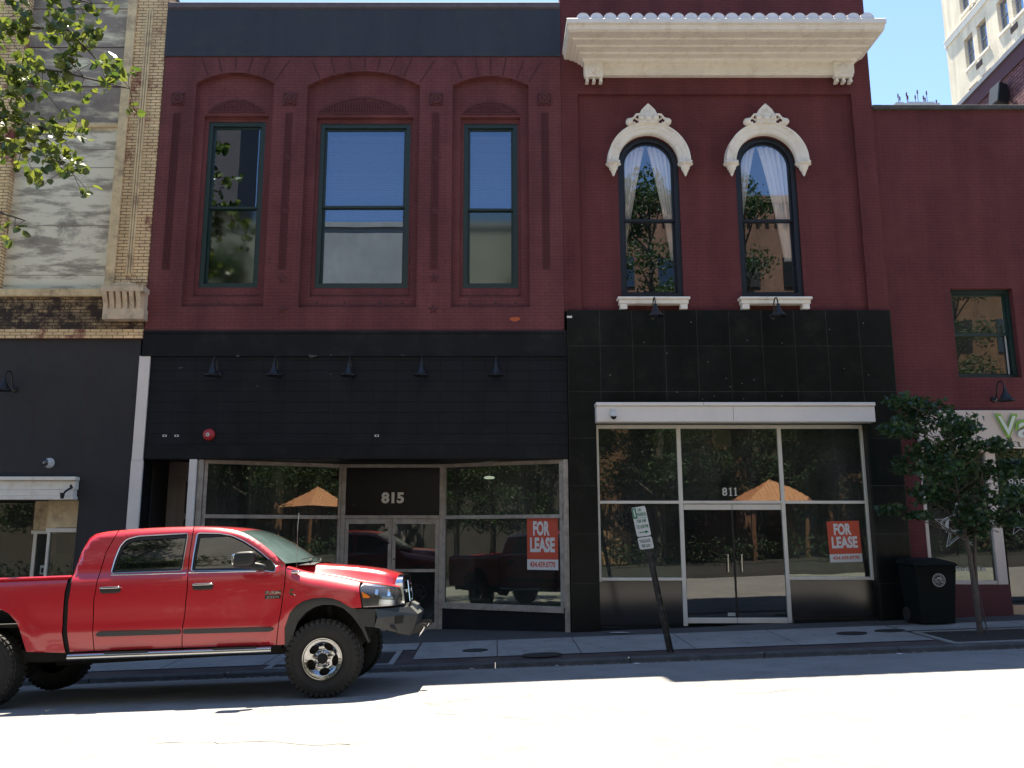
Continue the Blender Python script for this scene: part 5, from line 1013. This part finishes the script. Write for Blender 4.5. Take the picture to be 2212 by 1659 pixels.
def sbox(g, c, h, e=.35, n=12, fn=None):     # rounded box (superellipsoid)
    pw = lambda v: math.copysign(abs(v) ** e, v); rows = []
    for i in range(n + 1):
        a = -math.pi / 2 + math.pi * i / n
        rows.append([(c[0] + h[0] * pw(math.cos(a)) * pw(math.cos(2 * math.pi * j / (2 * n))), c[1] + h[1] * pw(math.cos(a)) * pw(math.sin(2 * math.pi * j / (2 * n))), c[2] + h[2] * pw(math.sin(a))) for j in range(2 * n + 1)])
    if fn: rows = [[fn(*p) for p in r] for r in rows]
    return g.grid(rows)
TK = thing('pickup_truck', 'red four-door pickup truck with chrome wheels and black steel bumper parked at the kerb', 'pickup truck', (-1.98, -4.9, -.083), local=True)
TK.rotation_euler = (-.035, -math.atan(.036), 0)
X = lambda l: l
ARCHF = [(-.445, .60), (-.44, .79), (-.375, .96), (-.30, 1.04), (-.21, 1.09), (-.1, 1.115), (.03, 1.12), (.12, 1.105), (.21, 1.07), (.29, 1.02), (.35, .985)]
ARCHR = [(-4.55, .62), (-4.5, .85), (-4.4, 1.0), (-4.25, 1.1), (-4.1, 1.14), (-3.98, 1.15), (-3.85, 1.14), (-3.74, 1.115), (-3.65, 1.07), (-3.55, .965), (-3.49, .84), (-3.43, .63)]
RW = rcorner([(-2.49, 1.485), (-2.455, 1.64), (-2.40, 1.80), (-2.33, 1.88), (-2.2, 1.912), (-1.605, 1.925), (-1.645, 1.60), (-1.658, 1.485)], .035)
FW = rcorner([(-1.545, 1.475), (-1.53, 1.64), (-1.49, 1.925), (-1.24, 1.912), (-1.09, 1.88), (-.95, 1.812), (-.77, 1.69), (-.56, 1.51), (-.56, 1.43), (-.72, 1.455)], .03)
topo = lambda a, b_, n: [(a + (b_ - a) * i / n, cr(TOPL, a + (b_ - a) * i / n)) for i in range(n + 1)]
CRP = [(-2.93, .61), (-2.655, .61), (-2.675, .92), (-2.685, 1.2), (-2.655, 1.4), (-2.625, 1.51), (-2.57, 1.74), (-2.437, 1.994)] + [(-2.57, 1.986), (-2.70, 1.963), (-2.77, 1.912), (-2.85, 1.762), (-2.90, 1.60), (-2.925, 1.5), (-2.945, 1.44), (-2.975, 1.2), (-2.97, .9)]
RD = [(-2.645, .61), (-1.637, .61), (-1.632, .8), (-1.612, 1.0), (-1.597, 1.29), (-1.593, 1.46), (-1.584, 1.65), (-1.545, 2.004)] + topo(-1.56, -2.42, 8)[1:] + [(-2.427, 1.995), (-2.56, 1.74), (-2.615, 1.51), (-2.645, 1.4), (-2.675, 1.2), (-2.665, .92)]
FD = [(-1.627, .61), (-.545, .60), (-.515, .8), (-.488, .98), (-.458, 1.25), (-.444, 1.42), (-.444, 1.515)] + topo(-.46, -1.50, 16) + [(-1.535, 2.004), (-1.574, 1.65), (-1.583, 1.46), (-1.587, 1.29), (-1.602, 1.0), (-1.622, .8)]
FE = [(-.535, .60)] + ARCHF + [(.455, .985), (.44, 1.1), (.418, 1.22), (.42, 1.272)] + [(x, cr(CT, x) - .002) for x in (.3, .2, .1, 0, -.1, -.2, -.3, -.36, -.41)] + [(-.434, 1.475), (-.434, 1.42), (-.448, 1.25), (-.478, .98), (-.505, .8)]
BD = [(-5.25, .62)] + ARCHR + [(-2.985, .60), (-3.02, .8), (-3.03, 1.01), (-3.03, 1.28), (-3.0, 1.40), (-2.99, 1.467), (-5.25, 1.475)]
LM = [(.43, 1.222)] + [(.468, .99), (.56, .985), (.66, .985), (.76, .985), (.83, .985), (.872, .99), (.872, 1.18)] + [(x, cr(CT, x) - .006) for x in (.86, .80, .72, .64, .56, .5, .46)]
SHL = [(-5.25, .64)] + [(x, z + .02) for x, z in ARCHR] + [(-2.95, .62), (-.5, .62)] + [(x - .005, z + .015) for x, z in ARCHF] + [(.42, 1.0), (.41, 1.25), (0, 1.35), (-.4, 1.44), (-.5, 1.46), (-2.9, 1.46), (-5.25, 1.45)]
for s in (-1, 1):
    patch('cab_corner_panel', 'paint', TK, CRP, side=s); d = patch('rear_door', 'paint', TK, RD, [RW], s); d2 = patch('front_door', 'paint', TK, FD, [FW], s)
    fe = patch('front_fender', 'paint', TK, FE, side=s); bd = patch('bed_side', 'paint', TK, BD, side=s)
    patch('inner_shell', 'under', TK, SHL, side=s, off=-.02, rim=0, st=.12)
    for dd, WN, e in ((d, RW, .028), (d2, FW, .028)):
        GL = [(px, pz if pz < 1.6 else pz - .02 * sm((pz - 1.6) / .2)) for px, pz in shrink(WN, e)]; patch('window_seal', 'trim', dd, WN, [GL], s, -.012, .0); patch('door_glass', 'tglass', dd, [p for p in shrink(WN, e - .006)], side=s, off=-.022, rim=0)
        g = MB(); P_ = [p for p in WN]; g.tube([(lean(x, z), s * (WD(x, z) + .004), z) for x, z in shrink(P_ + P_[:1], -.002)], .006, 5, False)
        g.build('window_trim', 'satin', dd, smooth=60)
    g = MB(); g.tube([(lean(x, 1.46), s * (WD(x, 1.462) + .006), 1.462 - .003 * i) for i, x in enumerate((-2.49, -2.2, -1.9, -1.605))], .009, 6); g.build('belt_trim', 'satin', d, smooth=60)
    g = MB(); g.tube([(lean(x, 1.46), s * (WD(x, 1.455) + .006), 1.455 - .004 * i) for i, x in enumerate((-1.575, -1.3, -1.0, -.78))], .009, 6); g.build('belt_trim', 'satin', d2, smooth=60)
    for dd, x0, x1 in ((d, -2.615, -2.375), (d2, -1.535, -1.285)):
        xc = (x0 + x1) / 2; g = MB(); sbox(g, (xc, s * (WD(xc, 1.3) + .012), 1.29), (.122, .008, .036), .5); g.cur = 1; sbox(g, (xc, s * (WD(xc, 1.31) + .03), 1.318), (.12, .016, .013), .5)
        g.build('door_handle', ['trim', 'satin'], dd, smooth=60)
    for dd, PM in ((d, rcorner([(-2.635, .795), (-2.6, .77), (-1.645, .765), (-1.645, .815), (-2.58, .828)], .02)), (d2, rcorner([(-1.612, .765), (-.6, .755), (-.55, .785), (-.6, .805), (-1.612, .815)], .02))): patch('side_moulding', 'moulding', dd, PM, side=s, off=.016, rim=.02)
    # flare liner inside the front arch, headlamp
    IN_ = [(.52, .58), (.46, .72), (.40, .82), (.34, .90), (.24, .99), (.13, 1.03), (.0, 1.035), (-.1, 1.01), (-.2, .95), (-.29, .85), (-.34, .72), (-.36, .58)]
    patch('arch_liner', 'trim', TK, [(-.45, .58)] + [(-.448, .70)] + [(x - .004, z + .004) for x, z in ARCHF[1:]] + [(.40, .975), (.47, .80), (.53, .60)] + IN_[0:] if True else 0, side=s, off=-.006, rim=.16)
    hl = patch('headlight', 'lamp', TK, LM, side=s, off=-.006, rim=.01, st=.03)
    patch('lamp_brow', 'satin', hl, [(.432, 1.218)] + [(x, cr(CT, x) - .036 + abs(x - .64) * .05) for x in (.47, .54, .62, .70, .78, .86)] + [(x, cr(CT, x) - .008) for x in (.86, .80, .72, .64, .56, .5, .46)], side=s, off=-.002, rim=.0, st=.03)
    patch('amber_reflector', 'amber', hl, [(.452, 1.165), (.47, 1.095), (.535, 1.09), (.545, 1.105), (.5, 1.14)], side=s, off=-.003, rim=0, st=.03)
    for x0 in (.60, .735): patch('bulb_shield', 'chrome', hl, rcorner([(x0, 1.10), (x0 + .03, 1.10), (x0 + .034, 1.18), (x0 + .003, 1.185)], .012), side=s, off=-.003, rim=0, st=.03)
    patch('fog_reflector', 'satin', hl, rcorner([(.64, 1.005), (.82, 1.0), (.83, 1.045), (.72, 1.06), (.65, 1.07)], .012), side=s, off=-.003, rim=0, st=.03)
    patch('lower_lamp_edge', 'satin', hl, [(.475, .99), (.86, .99), (.86, .998), (.475, .998)], side=s, off=-.002, rim=0, st=.03)
    # badges
    g = MB(); f_ = lambda x, y, z: (x, s * (WD(x, z) + .006 - y), z) 
    if s < 0:
        text(g, 'RAM', -.675, -.485, 1.175, 1.215, 0, bold=.05, fn=f_); g.cur = 1; g.prism(rect(-.675, -.49, 1.125, 1.165), -.001, .003, fn=f_); g.cur = 0; text(g, '2500', -.66, -.505, 1.131, 1.159, -.003, bold=.02, fn=f_)
        g.build('badge', ['chrome', 'trim'], d2)
        g = MB(); g.grid([[f_(-.355 + r_ * math.cos(a), 0, 1.19 + r_ * math.sin(a) * 1.1) for r_ in (.017, .034)] for a in [R(50 + 26 * k) for k in range(11)]]); g.tube([f_(-.33, -.002, 1.165), f_(-.315, -.002, 1.15)], .005, 5); g.build('badge', 'chrome', fe)
        # aerial and its base on the near fender
    # mirror
    mr_ = MB(); y = s * 1.13
    sbox(mr_, (-.885, y, 1.585), (.125, .085, .09), .45, fn=lambda x, yy, z: (x + (z - 1.585) * .1, yy, z + (x + .885) * .02)); g_ = mr_
    sbox(g_, (-.80, s * 1.12, 1.51), (.15, .06, .045), .5, fn=lambda x, yy, z: (x, yy + s * -.25 * max(0, (x + .80)), z - (x + .8) * .2))
    g_.hexa([(-.76, s * .93, 1.42), (-.545, s * .93, 1.42), (-.545, s * .87, 1.42), (-.76, s * .87, 1.42), (-.76, s * .95, 1.56), (-.64, s * .93, 1.58), (-.64, s * .84, 1.58), (-.76, s * .86, 1.56)])
    mi = g_.build('wing_mirror', 'trim', TK, smooth=50)
    g = MB(); sbox(g, (-1.0, y, 1.585), (.02, .07, .07), .4); g.build('mirror_glass', 'chrome', mi, smooth=60)
    # running board
    g = MB(); g.tube([(-2.92, s * 1.02, .555), (-.58, s * 1.02, .555)], .038, 10); g.cur = 1
    for x0 in (-2.5, -1.25): g.box(x0, x0 + .5, s * 1.02 - .035, s * 1.02 + .035, .585, .598)
    for x0 in (-2.7, -1.7, -.8): g.tube([(x0, s * 1.0, .54), (x0 - .05, s * .8, .56)], .02, 6)
    g.build('running_board', ['satin', 'trim'], TK, smooth=40)
# fender/hood skin
g = MB(); rows = []
def section(x, s_=1):
    c, h = cr(CT, x), cr(HT, x); wc = WD(x, c - .001); L_ = []
    for y_, z in [(wc, c - .002), (wc - .025, c + .008), (min(wc - .05, .82), c + .014), (min(wc - .08, .72), c + .012), (min(wc - .10, .665), c + .004), (min(wc - .11, .65), c + .001), (min(wc - .12, .635), c + .012), (min(wc - .15, .59), c + (h - c) * .62), (min(wc - .18, .55), h - .012), (min(wc - .22, .49), h), (min(wc - .3, .36), h + .008), (min(wc - .4, .2), h + .014), (0, h + .017)]: L_.append((y_, z))
    return L_
xs_ = [-.44, -.40, -.34, -.28, -.22, -.14, -.05, .05, .15, .25, .35, .45, .53, .6, .67, .73, .78, .82, .85, .868]
for x in xs_:
    L_ = section(x); rows.append([(x, -y_, z) for y_, z in L_] + [(x, y_, z) for y_, z in L_[-2::-1]])
i0 = [i for i, x in enumerate(xs_) if x <= -.22][-1]
cut = lambda r: r
g.grid(rows); hd = g.build('hood', 'paint', TK, smooth=60)
# cowl strip + wipers
g = MB(); g.grid([[(x + .05, y_, 1.535 if abs(y_) < .5 else 1.52 - .02 * (abs(y_) > .6)) for y_ in (-.66, -.5, -.25, 0, .25, .5, .66)] for x in (-.44, -.30, -.22)]); g.build('cowl', 'trim', TK)
g = MB()
for y0 in (-.55, .05): g.tube([(-.25, y0, 1.545), (-.28, y0 + .2, 1.575), (-.36, y0 + .45, 1.60)], .009, 5); g.tube([(-.33, y0 - .1, 1.568), (-.28, y0 + .3, 1.60), (-.33, y0 + .6, 1.61)], .006, 4)
g.build('wiper', 'trim', TK)
# roof, rear wall, windscreen
def loft(pts, bul, crn, n=18):
    rows = []
    for i, (x, z) in enumerate(pts):
        w_ = WD(x, z - .0005) + .0; b_ = bul[i] if isinstance(bul, list) else bul; k = crn[i] if isinstance(crn, list) else crn
        xx = lean(x, z, w_); rows.append([(xx + b_ * (1 - (2 * j / n - 1) ** 2), w_ * (2 * j / n - 1), z + k * (1 - abs(2 * j / n - 1) ** 2.4)) for j in range(n + 1)])
    return rows
rp = [(x, cr(TOPL, x)) for x in (-2.77, -2.70, -2.64, -2.57, -2.43, -2.3, -2.1, -1.89, -1.7, -1.54, -1.4, -1.3, -1.2, -1.13, -1.06, -1.0)]
g = MB(); g.grid(loft(rp, [-.05] * 3 + [-.02] * 9 + [.02, .05, .08, .10], [.0, .02] + [.035] * 14)); g.build('roof', 'paint', TK, smooth=60)
g = MB(); g.grid(loft([(-2.94, 1.44), (-2.925, 1.5), (-2.90, 1.6), (-2.85, 1.762), (-2.77, cr(TOPL, -2.77))], -.05, 0)); g.build('cab_back', 'paint', TK, smooth=60)
wp = [(x, cr(TOPL, x)) for x in (-1.0, -.94, -.88, -.8, -.72, -.64, -.56, -.50, -.445)]
g = MB(); g.grid(loft(wp, [.10, .11, .125, .145, .165, .185, .205, .215, .225], [.035, .035, .034, .032, .03, .027, .024, .022, .02])); g.build('windscreen', 'wglass', TK, smooth=60)
# floor pan, bed, underbody
g = MB(); g.box(-5.2, .3, -.8, .8, .50, .64); g.box(-5.2, .3, -.55, -.42, .46, .62); g.box(-5.2, .3, .42, .55, .46, .62); g.box(-.45, .45, -.62, .62, .62, 1.2); g.box(-4.5, -3.5, -.62, .62, .62, 1.1)
g.tube([(0, -.8, .43), (0, .8, .43)], .06, 8); g.tube([(-3.98, -.8, .43), (-3.98, .8, .43)], .06, 8); g.lathe([(0, -.2), (.17, -.1), (.17, .1), (0, .2)], (-3.98, 0, .43), 'x', 12); g.tube([(-3.4, -.3, .45), (-.6, -.3, .5)], .05, 8); g.box(-2.9, -.5, -.88, .88, .55, .60)
g.tube([(.06, -.72, .5), (.02, -.7, 1.0)], .035, 7); g.box(-2.96, .3, -.6, .6, .9, 1.3)
g.build('underbody', 'under', TK)
g = MB()
for s in (-1, 1): g.box(-5.25, -3.0, s * .90 - .04, s * .90 + .04, 1.44, 1.478)
g.box(-5.27, -5.2, -.93, .93, .62, 1.47); g.box(-3.08, -3.01, -.9, .9, .62, 1.465); g.build('bed', 'paint', TK, bev=.015)
g = MB(); g.box(-5.2, -3.09, -.86, .86, .9, .94); g.build('bed_floor', 'under', TK)
# grille
g = MB(); rr_ = rcorner([(-.53, .955), (.53, .955), (.53, 1.25), (.44, 1.325), (.25, 1.345), (-.25, 1.345), (-.44, 1.325), (-.53, 1.25)], .06, 4)
ri = rcorner([(-.45, 1.0), (.45, 1.0), (.455, 1.2), (.4, 1.255), (.2, 1.27), (-.2, 1.27), (-.4, 1.255), (-.455, 1.2)], .05, 4)
def FX(x, y, z): return (.885 + .03 * (1 - (x / .55) ** 2) - (z - 1.0) * .10 - y, x, z)     # prism local: x -> lateral, y -> depth, z up
g.prism(rr_, -.02, .10, [ri], fn=FX); gr = g.build('grille', 'chrome', TK, bev=.018, smooth=40)
g = MB(); g.prism(rect(-.03, .03, 1.0, 1.27), -.012, .03, fn=FX); g.prism([(-.45, 1.115), (.45, 1.115), (.45, 1.155), (-.45, 1.155)], -.0125, .029, fn=FX); g.build('crossbar', 'chrome', gr, bev=.006)
g = MB(); g.prism(ri, .06, .07, fn=FX); g.cur = 1
for k in range(9): g.prism(rect(-.44, .44, 1.02 + k * .027, 1.026 + k * .027), .03, .04, fn=FX)
for k in range(22): g.prism(rect(-.44 + k * .042, -.436 + k * .042, 1.0, 1.25), .032, .038, fn=FX)
g.build('grille_mesh', ['under', 'trim'], gr)
# steel bumper
for s in (-1, 1):
    a = MB(); y = lambda v: s * v
    sidep = [(.36, .985), (.44, .775), (.60, .765), (.63, .965)]
    a.prism([(.37, .975), (.455, .775), (.60, .76), (.62, .96)], s * .985, s * .93)
    V_ = [(.62, .96, .975), (.60, .76, .975), (.97, .63, .50), (1.0, .68, .46), (1.03, .84, .46), (.95, .955, .50)]
    P1, P2, P3, P4, P5, P6 = (.615, y(.985), .96), (.635, y(.985), .865), (.60, y(.985), .76), (.96, y(.50), .615), (1.06, y(.46), .86), (.97, y(.50), .955)
    a.add([P1, P2, P5, P6], [(0, 1, 2, 3)]); a.add([P2, P3, P4, P5], [(0, 1, 2, 3)])
    a.add([P1, P6, (.80, y(.5), .97), (.55, y(.9), .97)], [(0, 1, 2, 3)])
    w_ = a.build('bumper_wing', 'bumper', TK)
    g = MB(); q2, q3, q4, q5 = [Vector(q) for q in (P2, P3, P4, P5)]; c0 = (q2.lerp(q5, .56)).lerp(q3.lerp(q4, .56), .22); dx_ = (q5 - q2).normalized(); 
    nrm = (q5 - q2).cross(q3 - q2).normalized(); nrm = nrm if nrm.y * s > 0 else -nrm; e = dx_ * .07; up_ = nrm.cross(dx_) * .05; c1 = c0 + nrm * .006
    g.add([c1 - e - up_, c1 + e - up_, c1 + e + up_, c1 - e + up_], [(0, 1, 2, 3)]); g.build('fog_light_pocket', 'under', w_)
    g = MB(); g.prism([(.98, .62), (1.12, .65), (1.17, .69), (1.165, .735), (1.12, .75), (.98, .72)], s * .36, s * .40, [[(1.13 + .018 * math.cos(k * .785), .705 + .018 * math.sin(k * .785)) for k in range(8)]]); g.build('tow_tab', 'bumper', TK)
    g = MB(); g.tube([(1.13, s * .33, .705), (1.13, s * .43, .705)], .014, 7); g.tube([(1.13, s * .335, .70), (1.10, s * .33, .65), (1.06, s * .35, .60), (1.05, s * .38, .595), (1.06, s * .41, .60), (1.10, s * .43, .65), (1.13, s * .425, .70)], .013, 7); g.build('shackle', 'chrome', TK, smooth=60)
g = MB(); g.hexa([(.80, -.46, .62), (.98, -.46, .62), (.98, .46, .62), (.80, .46, .62), (.84, -.46, .95), (1.06, -.46, .86), (1.06, .46, .86), (.84, .46, .95)])
g.hexa([(.8, -.8, .72), (.9, -.5, .62), (.9, .5, .62), (.8, .8, .72), (.7, -.8, .9), (.85, -.5, .93), (.85, .5, .93), (.7, .8, .9)]); g.build('bumper', 'bumper', TK, bev=.008)
g = MB(); g.hexa([(.93, -.22, .93), (1.02, -.2, .90), (1.02, .2, .90), (.93, .22, .93), (.96, -.2, 1.0), (1.03, -.17, .96), (1.03, .17, .96), (.96, .2, 1.0)]); g.add([(.97, -.5, .958), (1.061, -.46, .863), (1.061, .46, .863), (.97, .5, .958)], [(0, 1, 2, 3)]); g.build('bumper_top_plate', 'bumpertop', TK)
# wheels
def wheel(x, s):
    hz = .43; R0 = .436; yo = s * 1.0; yi = s * .70; dy = lambda v: yo - s * v
    g = MB(); prof = [(.225, .03), (.25, .012), (.30, -.002), (.36, .002), (.39, .015), (.412, .035), (R0 - .004, .06), (R0 - .004, .24), (.40, .27), (.36, .295), (.25, .29), (.225, .28)]
    g.lathe([(r, dy(v)) for r, v in prof], (x, 0, hz), 'y', 64)
    for k in range(40):
        a = 2 * math.pi * k / 40
        for q, (v0, v1, da) in enumerate([(.03, .10, 0), (.12, .19, .08), (.21, .28, 0)]):
            for rr0, rr1 in ((R0 - .012, R0 + .006),):
                p = []
                for r in (rr0, rr1):
                    for (aa, v) in ((a + da - .055, v0), (a + da + .045, v0), (a + da + .055, v1), (a + da - .045, v1)): p.append((x + r * math.cos(aa), dy(v), hz + r * math.sin(aa)))
                g.hexa(p)
        p = []
        for v in (.012, .03):
            for rr0, aa in ((.385, a - .05), (.42, a - .05), (.42, a + .045), (.385, a + .045)): p.append((x + rr0 * math.cos(aa), dy(v), hz + rr0 * math.sin(aa)))
        g.hexa(p)
    n = 72
    g.grid([[(x + r * math.cos(6.2832 * k / n), dy(v), hz + r * math.sin(6.2832 * k / n)) for r, v in ((.34, -.0035), (.345, -.006), (.35, -.0035))] for k in range(n + 1)])
    t = g.build('wheel', 'rubber', TK, smooth=35)
    g = MB(); holes = []
    for k in range(5):
        a = R(54 + 72 * k + 8); holes.append([(.145 * math.cos(a) + .042 * math.cos(b_ * math.pi / 8) * math.cos(a) - .062 * math.sin(b_ * math.pi / 8) * math.sin(a), .145 * math.sin(a) + .042 * math.cos(b_ * math.pi / 8) * math.sin(a) + .062 * math.sin(b_ * math.pi / 8) * math.cos(a)) for b_ in range(16)])
    circ = lambda r, n=48: [(r * math.cos(2 * math.pi * i / n), r * math.sin(2 * math.pi * i / n)) for i in range(n)]
    bm = bsp(circ(.215), holes + [circ(.06, 24)], .03); k0 = {}; 
    def dish(r): return .012 + .045 * sm((.21 - r) / .09) - .03 * sm((.105 - r) / .04)
    bm.verts.index_update(); vs = []; fs = []
    for v in bm.verts: r = math.hypot(v.co.x, v.co.y); vs.append((x + v.co.x, dy(dish(r)), hz + v.co.y))
    nv = len(vs)
    for v in bm.verts: r = math.hypot(v.co.x, v.co.y); vs.append((x + v.co.x, dy(dish(r) + .03), hz + v.co.y))
    for f in bm.faces: fs.append([v.index for v in f.verts])
    for e in bm.edges:
        if len(e.link_faces) == 1: a, b_ = [v.index for v in e.verts]; fs.append((a, b_, b_ + nv, a + nv))
    bm.free(); g.add(vs, fs); g.lathe([(r, dy(v)) for r, v in [(.19, .03), (.215, .012), (.222, -.004), (.232, -.006), (.236, .004), (.234, .03)]], (x, 0, hz), 'y', 48)
    for k in range(8): a = k * .7854; g.lathe([(0, dy(-.005)), (.009, dy(-.004)), (.011, dy(.04))], (x + .082 * math.cos(a), 0, hz + .082 * math.sin(a)), 'y', 7)
    rm = g.build('rim', 'rim', t, smooth=40)
    g = MB(); g.lathe([(r, dy(v)) for r, v in [(0, -.015), (.045, -.015), (.055, -.005), (.062, .05)]], (x, 0, hz), 'y', 24)
    g.lathe([(r, dy(v)) for r, v in [(.0, .10), (.2, .10), (.21, .05)]], (x, 0, hz), 'y', 32); g.build('hub', 'under', t, smooth=40)
for x in (0, -3.98):
    for s in (-1, 1): wheel(x, s)
# aerial
g = MB(); g.lathe([(.0, .028), (.03, .026), (.05, .012), (.055, 0)], (-.34, -.86, 1.41), 'z', 14); g.tube([(-.34, -.865, 1.42), (-.335, -.865, 1.9), (-.32, -.865, 2.12)], .0028, 5); g.build('aerial', 'satin', TK)
g = MB(); sbox(g, (-.335, -.93, 1.42), (.055, .02, .018), .6); g.build('fuel_light', 'chrome', TK, smooth=60)
